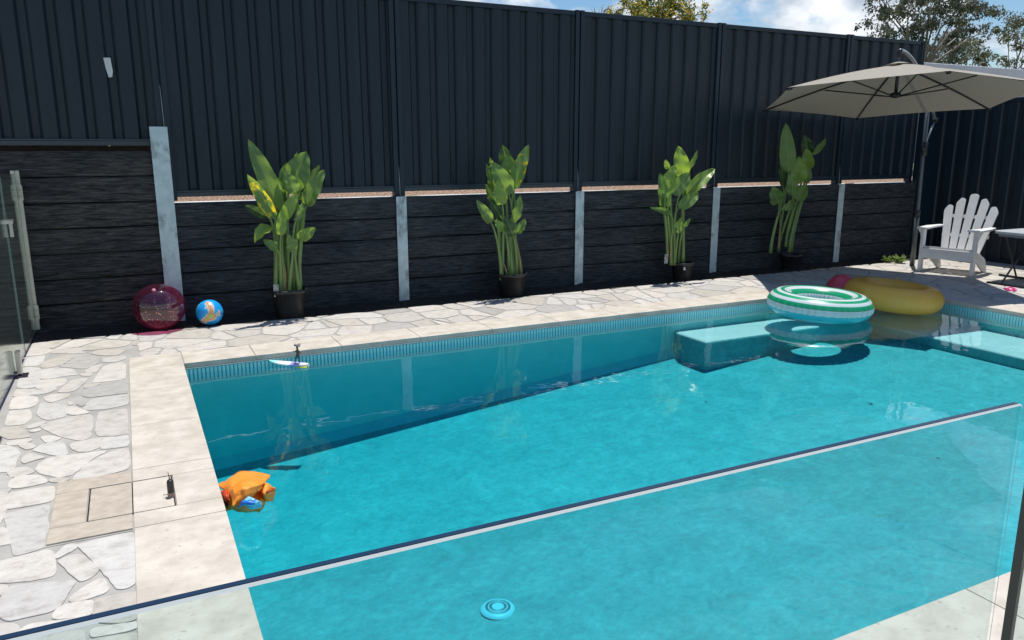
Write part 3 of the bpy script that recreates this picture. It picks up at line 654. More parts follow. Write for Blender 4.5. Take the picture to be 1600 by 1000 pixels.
def zc(ox,oy,k): return lambda x,y:(ox+x/k,oy+y/k)
Z1=zc(360,200,3.125); Z2=zc(680,200,3.333); Z3=zc(980,180,3.572)
def lv(z,k,rows): return [(z(*r[0]),z(*r[1]),r[2]/k,r[3],r[4],r[5],r[6],r[7]) for r in rows]
pb=onz(453,494); PB1=Vector((pb.x,6.76,0))
L1=lv(Z1,3.125,[((86,55),(240,400),88,0,10,.25,-.02,.06),((82,225),(218,445),64,3,-15,.3,-.12,-.05),((272,168),(232,345),84,0,25,.35,.02,.1),
((326,116),(300,200),34,0,50,.2,.0,.0),((372,116),(290,305),118,0,-8,.22,-.02,.05),((262,212),(316,320),66,0,20,.3,-.10,.1),((458,205),(370,385),78,0,-20,.3,-.05,.06),
((434,178),(372,290),46,2,30,.2,.04,.0),((326,318),(262,445),58,1,-10,.25,-.14,.08),((252,395),(245,525),48,1,5,.3,-.15,.06),((352,360),(318,455),44,0,40,.3,-.12,.05),
((416,488),(330,540),56,1,10,.2,-.08,.1),((118,560),(205,485),66,1,30,.5,-.1,.25),((158,546),(224,590),46,0,10,.3,-.12,.2),((282,520),(302,605),56,0,25,.3,-.12,.1),((72,378),(180,432),48,2,0,.3,.06,.1),((200,262),(250,330),34,2,40,.2,.05,0),((262,300),(225,420),60,2,20,.3,.03,.05),((350,275),(330,350),50,2,-20,.3,.04,.05),((368,280),(366,360),28,1,60,.3,-.03,0)])
plant(PB1,.245,.145,.55,L1,[Z1(232,800),Z1(250,808),Z1(266,795),Z1(288,790),Z1(312,800),Z1(336,795),Z1(222,780),Z1(340,770)],6.74,'potted plant with a yellow blotched leaf and white tag, nearest the two balls',
 dry=[(Z1(268,790),Z1(258,640),.012)])
q=MB(); c=ony(*Z1(225,795),6.66); q.box((c.x-.024,6.655,c.z-.05),(c.x+.022,6.657,c.z+.055)); TAGM=mat('white_plant_tag',(.42,.42,.39),.5,0,c2=(.15,.19,.15),scale=60,lo=.45,hi=.55)
par=[o for o in col.objects if o.name.startswith('potted_plant') and o.type=='EMPTY'][0]; q.build('plant_tag',TAGM,par)
pb=onz(799,461); PB2=Vector((pb.x,6.79,0))
L2=lv(Z2,3.333,[((350,86),(398,250),88,2,-10,.45,.02,.08),((487,86),(408,320),74,3,-12,.3,-.05,.08),((380,140),(366,225),50,0,10,.3,-.02,.0),((296,178),(384,352),96,0,12,.3,-.08,.08),((264,185),(300,335),50,0,35,.3,-.02,.05),
((322,270),(350,402),66,1,0,.3,-.12,.08),((213,375),(292,495),56,0,10,.35,-.08,.1),((268,360),(350,480),52,2,20,.3,-.02,.1),((442,348),(398,495),54,0,30,.35,-.02,.1),((472,475),(424,548),46,0,0,.4,-.04,.1),
((308,480),(356,532),46,1,10,.2,-.1,.1),((362,465),(406,562),54,2,15,.3,-.1,.1),((284,155),(298,215),30,1,40,.2,-.03,0),((440,400),(412,470),34,2,20,.3,.03,0),((262,290),(300,380),30,2,0,.3,.05,0)])
plant(PB2,.225,.150,0,L2,[Z2(350,785),Z2(400,785),Z2(415,785),Z2(385,780),Z2(345,780),Z2(425,780),Z2(448,770)],6.76,'potted plant with two leaning stem clumps, between the second and third silver posts',
 dry=[(Z2(375,780),Z2(352,690),.008),(Z2(448,770),Z2(425,590),.007)])
pb=onz(1059,435); PB3=Vector((pb.x,6.80,0))
L3=lv(Z3,3.572,[((284,170),(312,345),86,1,5,.3,-.02,.08),((394,193),(338,305),30,0,30,.3,.0,.05),((212,248),(228,300),32,0,0,.3,.02,0),((268,276),(216,432),70,1,-10,.3,-.08,.08),((182,322),(212,525),68,4,15,.35,-.02,.08),
((350,320),(246,440),84,0,10,.25,-.12,.06),((490,300),(330,445),74,1,-10,.4,-.02,.12),((400,436),(286,520),66,0,0,.3,-.08,.15),((126,514),(238,552),34,0,10,.3,-.08,.2),((308,565),(262,625),26,1,30,.3,-.1,.1),((352,576),(318,625),22,0,0,.2,-.02,.1),((300,568),(286,660),32,0,20,.3,-.08,0),((380,360),(300,440),60,2,20,.3,.03,.05),((225,300),(200,420),50,2,20,.3,.04,0)])
plant(PB3,.195,.125,0,L3,[Z3(225,775),Z3(245,822),Z3(265,822),Z3(285,818),Z3(312,805),Z3(240,800)],6.76,'potted plant with wide wavy leaves, left of the fourth silver post',
 dry=[(Z3(240,810),Z3(238,700),.008)])
par=[o for o in col.objects if o.name.startswith('potted_plant') and o.type=='EMPTY'][2]
q=MB(); c=ony(*Z3(217,802),6.68); q.box((c.x-.024,6.675,c.z-.05),(c.x+.020,6.677,c.z+.05)); q.build('plant_tag',TAGM,par)
q=MB(); c=ony(*Z3(328,857),6.67); q.box((c.x-.016,6.690,c.z-.018),(c.x+.016,6.692,c.z+.018)); q.build('pot_sticker',mat('white_tape',(.55,.58,.58)),par)
pb=onz(1218,417); PB4=Vector((pb.x,6.84,0))
L4=lv(Z3,3.572,[((884,42),(900,322),80,0,5,.2,-.06,.04),((990,108),(1012,225),64,2,10,.3,.04,.05),((1112,128),(1032,220),34,0,20,.3,.0,.1),((1000,183),(1012,305),66,1,0,.3,-.04,.05),((958,228),(948,385),88,1,10,.35,-.08,.08),
((852,255),(872,405),42,2,20,.3,.04,.05),((918,312),(925,452),60,0,0,.3,-.12,.05),((1018,288),(998,382),42,0,10,.3,-.02,.05),((806,398),(846,495),78,0,10,.3,-.05,.05),((1000,388),(946,482),74,0,-10,.3,-.08,.05),((856,533),(932,492),52,0,0,.3,-.08,.2),((920,200),(900,330),50,2,0,.3,.04,0)])
plant(PB4,.18,.125,0,L4,[Z3(800,755),Z3(845,745),Z3(905,750),Z3(885,720),Z3(915,745)],6.78,'potted plant with one tall upright leaf, shaded beside the umbrella',
 dry=[(Z3(845,740),Z3(855,540),.010)])
# weeds at the right end of the bed
t=tag(MB().build('x',STEM),'x','x') if False else None
def weed(px,py,s,label):
    c=onz(px,py,0); t=thing('weed',c,label,'weed','small weeds at the end of the garden bed'); q=MB()
    for i in range(46):
        a=rnd.uniform(0,6.28); e=rnd.uniform(.2,1.2); d=Vector((math.cos(a)*math.cos(e),math.sin(a)*math.cos(e),math.sin(e))); p=c+d*s*rnd.uniform(.3,1)+Vector((0,0,.01)); sd=d.cross(Vector((rnd.random(),rnd.random(),1))).normalized()*s*.22; n_=d*s*.4
        q.add([p-n_,p+sd,p+n_,p-sd],[(0,1,2,3)])
    q.build('leaves',mat('weed_leaf',(.16,.26,.06),.6,0,c2=(.30,.38,.14),scale=20,trans=.3),t)
    q=MB(); 
    for i in range(6):
        a=i; q.tube([c,c+Vector((math.cos(a)*s*.5,math.sin(a)*s*.5,s*.7))],[.003,.001],5)
    q.build('stalks',STEM,t)
weed(1386,410,.075,'leftmost low weed at the right end of the bed'); weed(1404,411,.10,'bushiest low weed beside the umbrella pole'); weed(1424,404,.05,'tiny weed just behind the umbrella pole foot')

# ------------------------------------------------------------------ balls
def sphere(q,c,r,sz=1.,n=40,k=24,mi=0):
    q.lathe([(max(1e-4,r*math.sin(math.pi*i/k)),-r*sz*math.cos(math.pi*i/k)) for i in range(k+1)],c,n,mi=mi)
c=ony(249,479,6.72); rb=.198
bm_,n,l,_=clear('transparent_magenta_vinyl',(.70,.24,.38),1.8,film=.03,filmc=(.75,.16,.34))
t=thing('inflatable_ball',(c.x,6.72,0),'large see-through magenta beach ball with glitter beside the first post','ball')
q=MB(); sphere(q,(c.x,6.72,.184),rb,.93); q.build('shell',bm_,t,smooth=True)
q=MB()
for i in range(230):
    a=rnd.uniform(0,6.28); u=rnd.uniform(-.95,.6); s=math.sqrt(1-u*u); d=Vector((s*math.cos(a),s*math.sin(a),u*.93)); p=Vector((c.x,6.72,.184))+d*rb*1.004; w=rnd.uniform(.0025,.006); e=d.orthogonal().normalized()*w; f_=d.cross(e).normalized()*w
    q.add([p-e,p+f_,p+e,p-f_],[(0,1,2,3)])
q.build('glitter',mat('pink_glitter_flakes',(.8,.35,.35),.2,.8,c2=(.9,.5,.2),scale=60),t)
q=MB(); q.lathe([(.001,.012),(.012,.010),(.016,.0)],(0,0,0),12,M=Matrix.Translation((c.x-.03,6.62,.335))@Matrix.Rotation(R(50),4,'X')); q.build('valve',mat('pink_vinyl',(.6,.25,.35),.2),t,smooth=True)
# globe ball
m_,n,l=nt('printed_globe_vinyl'); p=n['Principled BSDF']; p.inputs['Roughness'].default_value=.25
x=tex(n,l,7.5,detail=5,rough=.55); r=ramp(n,l,x.outputs['Fac'],[(.50,(.01,.30,.72)),(.565,(.03,.40,.76)),(.575,(.75,.62,.45)),(.62,(.65,.25,.15)),(.68,(.45,.55,.12))])
l.new(r.outputs['Color'],p.inputs['Base Color'])
c=ony(328,491.5,6.68)
q=MB(); sphere(q,(0,0,0),.106); o=q.build('globe_ball',m_,smooth=True); o.location=(c.x,6.69,.107); o.rotation_euler=(.5,.9,2.2); tag(o,'small blue world globe beach ball on the paving edge','ball')
q=MB(); c=onz(1306,450,.055); c.y=min(c.y,PY1-.155)
sphere(q,(0,0,0),.148); o=q.build('red_ball',mat('matt_red_vinyl',(.50,.04,.08),.35,0,c2=(.58,.06,.10),scale=4,coat=.3),smooth=True); o.location=(c.x,c.y,.055); tag(o,'plain red ball floating at the pool edge behind the two rings','ball')

# ------------------------------------------------------------------ swim rings
def torus(q,Rm,r,M,nu=96,nv=32,mf=lambda a:0,wr=0.,rz=.9):
    vs=[]; fs=[]; ms=[]
    for i in range(nu):
        a=2*math.pi*i/nu
        for j in range(nv):
            b=2*math.pi*j/nv; pl=0
            rr=r*(1+pl)
            if wr: 
                s=math.exp(-((((b+math.pi)%(2*math.pi))-math.pi-(-.05))/.35)**2)+math.exp(-((b-math.pi)/.3)**2); rr*=1+wr*s*math.sin(a*44+math.sin(a*7)*1.5)
            vs.append(M@Vector(((Rm+rr*math.cos(b))*math.cos(a),(Rm+rr*math.cos(b))*math.sin(a),r*rz*math.sin(b)*rr/r)))
    for i in range(nu):
        for j in range(nv): fs.append((i*nv+j,((i+1)%nu)*nv+j,((i+1)%nu)*nv+(j+1)%nv,i*nv+(j+1)%nv)); ms.append(mf(360*(j+.5)/nv))
    o=len(q.v); q.v+=[tuple(v) for v in vs]; q.f+=[tuple(k+o for k in f) for f in fs]; q.m+=ms
def vinyl(nm,c,t=.25,r=.3): return mat(nm,c,r,0,trans=t,spec=.5,coat=.2,c2=tuple(min(1,x*1.06+.005) for x in c),scale=5)
GRN=vinyl('green_vinyl',(.01,.36,.17)); WHV=vinyl('white_vinyl',(.68,.74,.76)); BLV=vinyl('turquoise_vinyl',(.04,.50,.62))
def gm(b):
    # b: angle round the tube, 0 = outside, 90 = top, 180 = inside
    if b<-1: return 2
    for lim,cc_ in ((10,1),(32,0),(52,1),(66,0),(84,1),(100,0),(122,1),(150,0)):
        if b<lim: return cc_
    if b<205: return 1
    if b>342: return 1
    return 2
c=onz(1280,476,.03); t=thing('swim_ring',(c.x,c.y,WL),'green and white striped inflatable swim ring floating in the pool','swim ring')
M=Matrix.Translation((c.x,c.y,.038))@Matrix.Rotation(R(1.5),4,'X')@Matrix.Rotation(R(2),4,'Y')
q=MB(); torus(q,.335,.118,M,mf=gm,wr=.055,nu=352,nv=64,rz=.92); q.build('tube',[GRN,WHV,BLV],t,smooth=True)
q=MB(); a=2.4; q.lathe([(.001,.02),(.009,.018),(.011,0)],(0,0,0),10,M=M@Matrix.Translation((.26*math.cos(a),.26*math.sin(a),.08))@Matrix.Rotation(.5,4,'Y')); q.build('valve',WHV,t,smooth=True)
YEL=vinyl('translucent_yellow_vinyl',(.98,.60,.13),.5,.25)
c=onz(1403,458.5,.06); c.x=min(c.x,PX1-.46); t=thing('swim_ring',(c.x,c.y,WL),'plain yellow inflatable swim ring in the shaded pool corner','swim ring')
M=Matrix.Translation((c.x,c.y,.05))@Matrix.Rotation(R(3),4,'X')@Matrix.Rotation(R(4),4,'Y')
q=MB(); torus(q,.315,.122,M,wr=.02,nu=176,rz=.95); q.build('tube',YEL,t,smooth=True)
q=MB(); a=.6; q.lathe([(.001,.02),(.009,.018),(.011,0)],(0,0,0),10,M=M@Matrix.Translation((.3*math.cos(a),.3*math.sin(a),.112))); q.build('valve',YEL,t,smooth=True)

# ------------------------------------------------------------------ orange swim vest floating at the left edge
ORG=mat('wet_orange_nylon',(.95,.30,.02),.5,0,c2=(.98,.40,.05),scale=9,trans=.25,bump=.5,bscale=26)
RED=mat('red_orange_lining',(.62,.07,.01),.5,trans=.2); BLUP=mat('printed_blue_patch',(.01,.16,.62),.4,0,c2=(.20,.55,.78),scale=11,lo=.50,hi=.54)
def K(x,y,z=-.05): return onz(320+x/10,720+y/10,z)
bc=K(600,560); t=thing('swim_vest',(bc.x,bc.y,WL),'crumpled orange swim vest with blue patch floating by the coping','swim vest')
def sheet(rows,nm,mm,thick=.006,ns=18,amp=.006,fr=30,sub=6):
    # rows: list of polylines (same length) of (x,y,z) picked points, bilinear patch with creases
    q=MB(); nr=len(rows); ncp=len(rows[0]); P=[[K(*p) for p in r] for r in rows]
    def cr(a,b,c,d,u): return b+(c-b)*u
    def samp(line,k):
        o=[]
        n=len(line)
        for i in range(n-1):
            for s in range(k):
                o.append(cr(line[max(i-1,0)],line[i],line[i+1],line[min(i+2,n-1)],s/k))
        o.append(line[-1]); return o
    g=[samp(r,sub) for r in P]; cols=list(zip(*g)); g2=[samp(list(c_),sub) for c_ in cols]; nu=len(g2); nv=len(g2[0]); vs=[]
    for i in range(nu):
        for j in range(nv):
            u=i/(nu-1); v=j/(nv-1); p=g2[i][j]; h=amp*(math.sin(u*fr+v*3+2*math.sin(v*4))*.6+noise.noise(p*26)*1.1)*math.sin(math.pi*min(1,.15+v*.85))
            vs.append(p+Vector((0,0,h*.5-amp*1.1*(1-abs(math.sin(u*8+v*2+1.2*noise.noise(p*9))))**4)))
    q.add(vs,[(i*nv+j,(i+1)*nv+j,(i+1)*nv+j+1,i*nv+j+1) for i in range(nu-1) for j in range(nv-1)])
    o=q.build(nm,mm,t,smooth=True); s=o.modifiers.new('solid','SOLIDIFY'); s.thickness=thick; s.offset=-1; return o
# lower body lump
sheet([[(250,470,-.065),(380,450,-.04),(600,480,-.03),(880,370,-.05)],[(270,560,-.06),(420,560,.0),(620,560,.015),(930,480,-.04)],[(290,690,-.065),(430,680,-.03),(640,680,.012),(940,600,-.04)],[(290,800,-.075),(430,740,-.065),(640,790,-.068),(880,760,-.07)]],'body',ORG,amp=.010)
# main folded flap, fan shaped
sheet([[(195,370,-.03),(330,480,.005),(420,590,.012),(430,710,.01)],[(370,270,.0),(420,400,.05),(470,520,.045),(500,655,.018)],[(560,150,-.02),(570,300,.06),(600,430,.07),(650,580,.03)],[(780,165,-.02),(770,300,.055),(790,400,.06),(790,500,.035)],[(1030,220,-.04),(980,280,.02),(930,340,.035),(880,420,.025)]],'main_flap',ORG,amp=.010,fr=26)
sheet([[(880,380,.0),(960,355,.025),(1110,430,.0)],[(880,470,-.02),(930,520,.01),(1080,520,-.04)],[(930,600,-.06),(980,620,-.04),(1040,630,-.062)]],'side_fold',ORG,amp=.004)
sheet([[(900,520,.002),(960,470,.018),(1095,425,.004)],[(915,545,-.002),(965,500,.006),(1080,445,.0)]],'side_lining',RED,amp=.001)
sheet([[(240,480,-.02),(320,470,.01),(400,500,.01)],[(250,560,-.03),(340,560,.012),(380,560,.012)],[(300,640,-.04),(350,600,.0),(400,620,.0)]],'collar_lining',RED,amp=.003)
sheet([[(520,720,-.03),(560,660,.022),(690,560,.040)],[(620,740,-.04),(680,660,.028),(780,600,.035)],[(760,745,-.045),(780,670,.022),(850,630,.022)],[(880,720,-.045),(890,690,-.01),(860,640,.005)]],'blue_patch',BLUP,thick=.004,amp=.003)
sheet([[(235,590,-.06),(255,620,-.04),(280,600,-.04)],[(270,680,-.06),(300,680,-.03),(330,670,-.04)],[(290,740,-.066),(320,730,-.05),(360,720,-.06)]],'dark_strap',mat('dark_maroon_webbing',(.08,.02,.03),.6),amp=.002)

# ------------------------------------------------------------------ toy surfer on a board
a=onz(421,567.5,WL+.012); b=onz(482,570,WL+.012); ax=(b-a); L=ax.length; an=math.atan2(ax.y,ax.x)
mid=(a+b)/2; t=thing('toy_surfer',(mid.x,mid.y,WL),'tiny toy figure with arms spread standing on a white and blue surfboard','toy')
m_,n,l=nt('printed_foam_board'); p=n['Principled BSDF']; p.inputs['Roughness'].default_value=.4
tcn=n.new('ShaderNodeTexCoord'); sx=n.new('ShaderNodeSeparateXYZ'); l.new(tcn.outputs['Object'],sx.inputs[0])
mr=n.new('ShaderNodeMapRange'); mr.inputs[1].default_value=-L/2; mr.inputs[2].default_value=L/2; l.new(sx.outputs[0],mr.inputs[0])
r=ramp(n,l,mr.outputs[0],[(.12,(.25,.72,.66)),(.26,(.75,.80,.80)),(.52,(.72,.77,.80)),(.60,(.25,.22,.62)),(.72,(.50,.48,.75)),(.9,(.62,.60,.75))]); l.new(r.outputs['Color'],p.inputs['Base Color'])
q=MB(); n_=24; prof=[]
for i in range(n_+1):
    s=i/n_; w=.036*(math.sin(math.pi*min(1,s*.93+.0))**.55) if s<.9 else .036*math.sin(math.pi*.837)**.55*(1-((s-.9)/.1)**2*.5)
    w=max(w,.002); x=-L/2+L*s; z=.010*(1-s)**3*1.6
    prof.append((x,w,z))
for sgn in (0,):
    vs=[]
    for x,w,z in prof: vs+=[(x,-w,z),(x,-w*.7,z+.008),(x,w*.7,z+.008),(x,w,z),(x,w*.7,z-.008),(x,-w*.7,z-.008)]
    q.add(vs,[(i*6+j,(i+1)*6+j,(i+1)*6+(j+1)%6,i*6+(j+1)%6) for i in range(n_) for j in range(6)]+[tuple(range(6))[::-1],tuple(n_*6+j for j in range(6))])
o=q.build('surfboard',m_,None,smooth=True); o.parent=t; o.rotation_euler=(R(6),0,an); o.location=(0,0,.012)
q=MB(); q.box((L*.22,-.034,-.012),(L*.49,.030,-.006)); o=q.build('board_tail_pad',mat('yellow_foam',(.75,.70,.05),.5),None); o.parent=t; o.rotation_euler=(R(6),0,an); o.location=(0,0,.012)
def skin(nm,verts,edges,rad,mm,parent,sub=1,root=0):
    me=bpy.data.meshes.new(nm); me.from_pydata(verts,edges,[]); me.materials.append(mm); o=bpy.data.objects.new(nm,me); col.objects.link(o); o.parent=parent
    s=o.modifiers.new('skin','SKIN'); sv=me.skin_vertices[0].data
    for i,r_ in enumerate(rad): sv[i].radius=(r_,r_) if not isinstance(r_,tuple) else r_; sv[i].use_root=(i==root)
    s.use_smooth_shade=True; u=o.modifiers.new('sub','SUBSURF'); u.levels=sub; u.render_levels=sub; return o
fx=L*.24
V=[(0,0,.052),(0,0,.066),(0,0,.080),(0,0,.088),(0,0,.099),(-.010,0,.046),(-.019,0,.030),(-.026,0,.010),(-.030,-.003,.0075),(.010,0,.046),(.014,0,.030),(.014,0,.010),(.017,-.004,.0075),
   (-.014,0,.079),(-.026,-.001,.070),(-.037,-.002,.074),(-.042,-.002,.076),(.014,0,.079),(.026,-.001,.070),(.036,-.002,.072),(.041,-.002,.073),(.0,-.001,.110)]
Ed=[(0,1),(1,2),(2,3),(3,4),(4,21),(0,5),(5,6),(6,7),(7,8),(0,9),(9,10),(10,11),(11,12),(2,13),(13,14),(14,15),(15,16),(2,17),(17,18),(18,19),(19,20)]
Rd=[.0085,.0075,.0085,.004,.0085,.006,.0048,.0035,.0035,.006,.0048,.0035,.0035,.0045,.0035,.0027,.0022,.0045,.0035,.0027,.0022,.006]
ca_,sa_=math.cos(an-.35),math.sin(an-.35); ox,oy=math.cos(an)*fx,math.sin(an)*fx
V=[(ox+ca_*x-sa_*y,oy+sa_*x+ca_*y,z*1.18+.016) for x,y,z in V]
TAN=mat('brown_toy_plastic',(.16,.07,.04),.5)
skin('toy_figure',V,Ed,[x_*1.15 for x_ in Rd],TAN,t)
q=MB()
for i in range(9):
    a_=i*2.4; rr=.011 if i<7 else .006; q2=Vector((ox+rr*math.cos(a_)*1.4,oy+rr*math.sin(a_),.150+rnd.uniform(-.004,.006)))
    sphere(q,q2,.0085,1,10,6,mi=0)
o=MB(); q.build('toy_hair',mat('pale_purple_grey_hair',(.42,.36,.36),.8,0,c2=(.16,.10,.12),scale=120),None,smooth=True).parent=t
q=MB(); q.tube([(ox,oy,.070),(ox,oy,.058)],[.0125,.0135],10); 
for s_ in (5,9): q.tube([V[0],V[s_],V[s_+1]],[.0105,.0085,.0078],8)
o=q.build('toy_shorts',mat('teal_toy_shorts',(.03,.18,.20),.6),None,smooth=True); o.parent=t

# black cylinder gadget on the skimmer cover
c=onz(268,776,.005); t=thing('pool_thermometer',c,'small black cylinder with pinkish base and wire standing on the skimmer cover','gadget')
q=MB(); q.lathe([(.001,.024),(.0125,.024),(.0125,.020),(.0135,.020),(.0135,.066),(.011,.073),(.006,.077),(.001,.077)],c,24); q.build('black_cap',BLACKP,t,smooth=False,bevel=.001)
q=MB(); q.lathe([(.0135,0),(.0145,.002),(.0138,.020),(.001,.020)],c,24,capb=True); q.build('base',mat('dusty_pink_plastic',(.30,.20,.17),.5),t)
q=MB(); q.tube([c+Vector((0,0,.076)),c+Vector((-.002,.012,.088)),c+Vector((-.004,.03,.098))],[.0025,.002,.001],8); q.build('wire',BLACKP,t,smooth=True); q=MB(); q.tube([c+Vector((-.012,0,.012)),c+Vector((-.03,.004,.012))],.0013,6); q.build('side_pin',BLACKP,t,smooth=True)

# ------------------------------------------------------------------ adirondack chair
cc_=Vector((8.44,5.755,0)); t=thing('garden_chair',(8.8,5.755,0),'white slatted fan-back timber garden chair beside the umbrella pole','chair')
CR=Matrix.Translation(cc_)@Matrix.Rotation(R(-90-2),4,'Z')     # local: x = chair's left-right, y = backwards? (front looks towards local -y)
# local axes: front at y=0, back to +y ; rotate so +y local -> +x world
CR=Matrix.Translation(cc_)@Matrix.Rotation(R(-77),4,'Z')@Matrix.Diagonal((.95,.84,1,1))
W=.30
def cb(nm,fn,bev=.004,parent=t):
    q=MB(); fn(q); q.v=[tuple(CR@Vector(v)) for v in q.v]; return q.build(nm,WHITEW,parent,bevel=bev)
for s in (-1,1):
    cb('front_leg',lambda q:q.box((s*W-.018,-.01,.0),(s*W+.018,.075,.50)))
    # sloping side rail that becomes the rear leg
    def rail(q,s=s):
        poly=[(.0,.27),(.0,.17),(.25,.125),(.50,.0),(.62,.0),(.60,.05),(.52,.155),(.30,.235),(.06,.285)]
        k=len(poly); x0,x1=s*(W-.045),s*(W-.022)
        v=[(x0,a,b) for a,b in poly]+[(x1,a,b) for a,b in poly]
        q.add(v,[tuple(range(k)),tuple(reversed(range(k,2*k)))]+[(i,i+k,(i+1)%k+k,(i+1)%k) for i in range(k)])
    cb('rear_leg',rail)
    def arm(q,s=s):
        poly=[(s*(W-.07),-.07),(s*(W+.055),-.05),(s*(W+.075),.02),(s*(W+.07),.30),(s*(W+.03),.60),(s*(W-.03),.60),(s*(W-.045),.25),(s*(W-.075),.02)]
        if s<0: poly=poly[::-1]
        q.prism(poly,.50,.522)
    cb('armrest',arm)
    cb('arm_bracket',lambda q:q.add([(s*W+s*.02,.0,.50),(s*W+s*.02,.055,.50),(s*W+s*.02,.03,.34),(s*W+s*.065,.0,.50),(s*W+s*.065,.055,.50),(s*W+s*.045,.04,.44)],[(0,1,2),(3,5,4),(0,3,4,1),(1,4,5,2),(0,2,5,3)]),0)
cb('front_apron',lambda q:q.box((-W+.018,-.012,.16),(W-.018,.010,.275)))
# seat slats
for i in range(6):
    y=.012+i*.078; z=.282-i*.022
    cb('seat_slat',lambda q:q.add(*(lambda a:(a,[(0,3,2,1),(4,5,6,7),(0,1,5,4),(1,2,6,5),(2,3,7,6),(3,0,4,7)]))([(-W+.02,y,z),(W-.02,y,z),(W-.02,y+.066,z-.018),(-W+.02,y+.066,z-.018),(-W+.02,y,z+.018),(W-.02,y,z+.018),(W-.02,y+.066,z),(-W+.02,y+.066,z)])),.003)
# back slats: fan, leaning back
for i,k in enumerate((-2,-1,0,1,2)):
    H=.80-.055*abs(k)-.035*(abs(k)==2); w0,w1=.040,.052
    B=Matrix.Translation((k*.088,.43,.16))@Matrix.Rotation(R(-24),4,'X')@Matrix.Rotation(R(k*4.2),4,'Y')
    def slat(q,k=k,H=H,B=B):
        n=10; prof=[(-w0,0),(w0,0)]
        # rounded tops; outer ones slope down on the outside
        top=[]
        for j in range(n+1):
            a=math.pi*j/n; x=w1*math.cos(a); z=H-.03+.03*math.sin(a)
            if k: z-= .045*max(0,(x*(1 if k>0 else -1))/w1)
            top.append((x,z))
        poly=prof+top; kk=len(poly); v=[B@Vector((a,-.009,b)) for a,b in poly]+[B@Vector((a,.009,b)) for a,b in poly]
        q.add(v,[tuple(range(kk)),tuple(reversed(range(kk,2*kk)))]+[(i_,i_+kk,(i_+1)%kk+kk,(i_+1)%kk) for i_ in range(kk)])
    cb('back_slat',slat,.003)
for zz in (.28,.52):
    B=Matrix.Translation((0,.43,.16))@Matrix.Rotation(R(-24),4,'X')
    cb('back_rail',lambda q:q.box((-.26-zz*.05,.010,zz-.02),(.26+zz*.05,.030,zz+.02),M=B))

# ------------------------------------------------------------------ folding table
t=thing('folding_table',(8.62,4.95,0),'small white topped folding table with black crossed legs, cut by the frame','table')
q=MB(); x0,x1,y0,y1=8.42,9.02,4.40,5.25; ch=.06
q.prism([(x0+ch,y0),(x1-ch,y0),(x1,y0+ch),(x1,y1-ch),(x1-ch,y1),(x0+ch,y1),(x0,y1-ch),(x0,y0+ch)],.515,.545); q.build('tabletop',mat('pale_grey_tabletop',(.42,.46,.49),.35,0,c2=(.5,.53,.56),scale=5),t,bevel=.006)
q=MB(); q.box((x0+.05,y0+.05,.485),(x1-.05,y1-.05,.514)); q.build('apron',mat('grey_apron',(.22,.25,.27),.5),t)
BM=mat('black_powder_steel',(.012,.013,.017),.35,.2)
for ya_,yb_ in ((4.95,5.17),(4.70,4.92)):
    q=MB(); q.tube([(8.22,ya_,.02),(8.62,ya_-.02,.49)],.010,8); q.build('leg',BM,t)
    q=MB(); q.tube([(8.84,yb_,.02),(8.52,yb_-.02,.49)],.010,8); q.build('leg',BM,t)
for xx,y0_,y1_ in ((8.22,4.45,5.10),(8.84,4.6,5.36)):
    q=MB(); q.box((xx-.012,y0_,.0),(xx+.012,y1_,.022)); q.build('foot_bar',BM,t)
q=MB(); q.tube([(8.44,4.70,.27),(8.44,4.95,.27)],.006,6); q.build('cross_bar',BM,t)

# pink goggles
c=onz(1580,455,0); t=thing('swim_goggles',c,'bright pink swim goggles lying on the sunlit paving by the table','goggles')
PK=mat('hot_pink_rubber',(.80,.04,.28),.4)
for dx in (-.028,.028):
    d=R0*dx; q=MB(); torus(q,.020,.007,Matrix.Translation(c+d+Vector((0,0,.014)))@Matrix.Rotation(R(25),4,'X'),nu=24,nv=8); o=q.build('lens_frame',PK,t,smooth=True)
    q=MB(); q.lathe([(.001,.0),(.016,.0)],(0,0,0),16,M=Matrix.Translation(c+d+Vector((0,0,.012)))@Matrix.Rotation(R(25),4,'X')); q.build('lens',mat('dark_pink_lens',(.25,.03,.15),.1),o)
q=MB(); q.tube([c-R0*.05+Vector((0,0,.012)),c-R0*.06+Vector((.02,.03,.02)),c-R0*.0+Vector((.05,.04,.03)),c+R0*.06+Vector((.02,.03,.02)),c+R0*.05+Vector((0,0,.012))],.006,6); q.build('strap',PK,t,smooth=True)

# ------------------------------------------------------------------ cantilever umbrella
S=.935
hub=Vector((7.85*S,6.175*S,0)); ZR=1.4+(1.969-1.4)*S; RAD=1.5*S; TH0=2.007; TX,TY=-.062,-.083
mast=Vector((8.67,6.343,0))
t=thing('cantilever_umbrella',mast,'open taupe hexagonal cantilever umbrella on a grey pole over the corner','umbrella')
FAB=mat('taupe_canopy_fabric',(.31,.28,.23),.85,0,c2=(.28,.25,.205),scale=40,trans=.06,bump=.05,bscale=200)
RIBM=mat('dark_umbrella_frame',(.025,.026,.028),.4,.3); POLE=mat('grey_powder_coat_pole',(.10,.115,.12),.38,.4)
tips=[]
for k in range(6):
    a=TH0-k*math.pi/3; dx,dy=RAD*math.cos(a),RAD*math.sin(a); tips.append(Vector((hub.x+dx,hub.y+dy,ZR+TX*dx+TY*dy)))
AP=Vector((hub.x,hub.y,ZR+.345))
q=MB(); n=12; m_=10; vs=[]; fs=[]
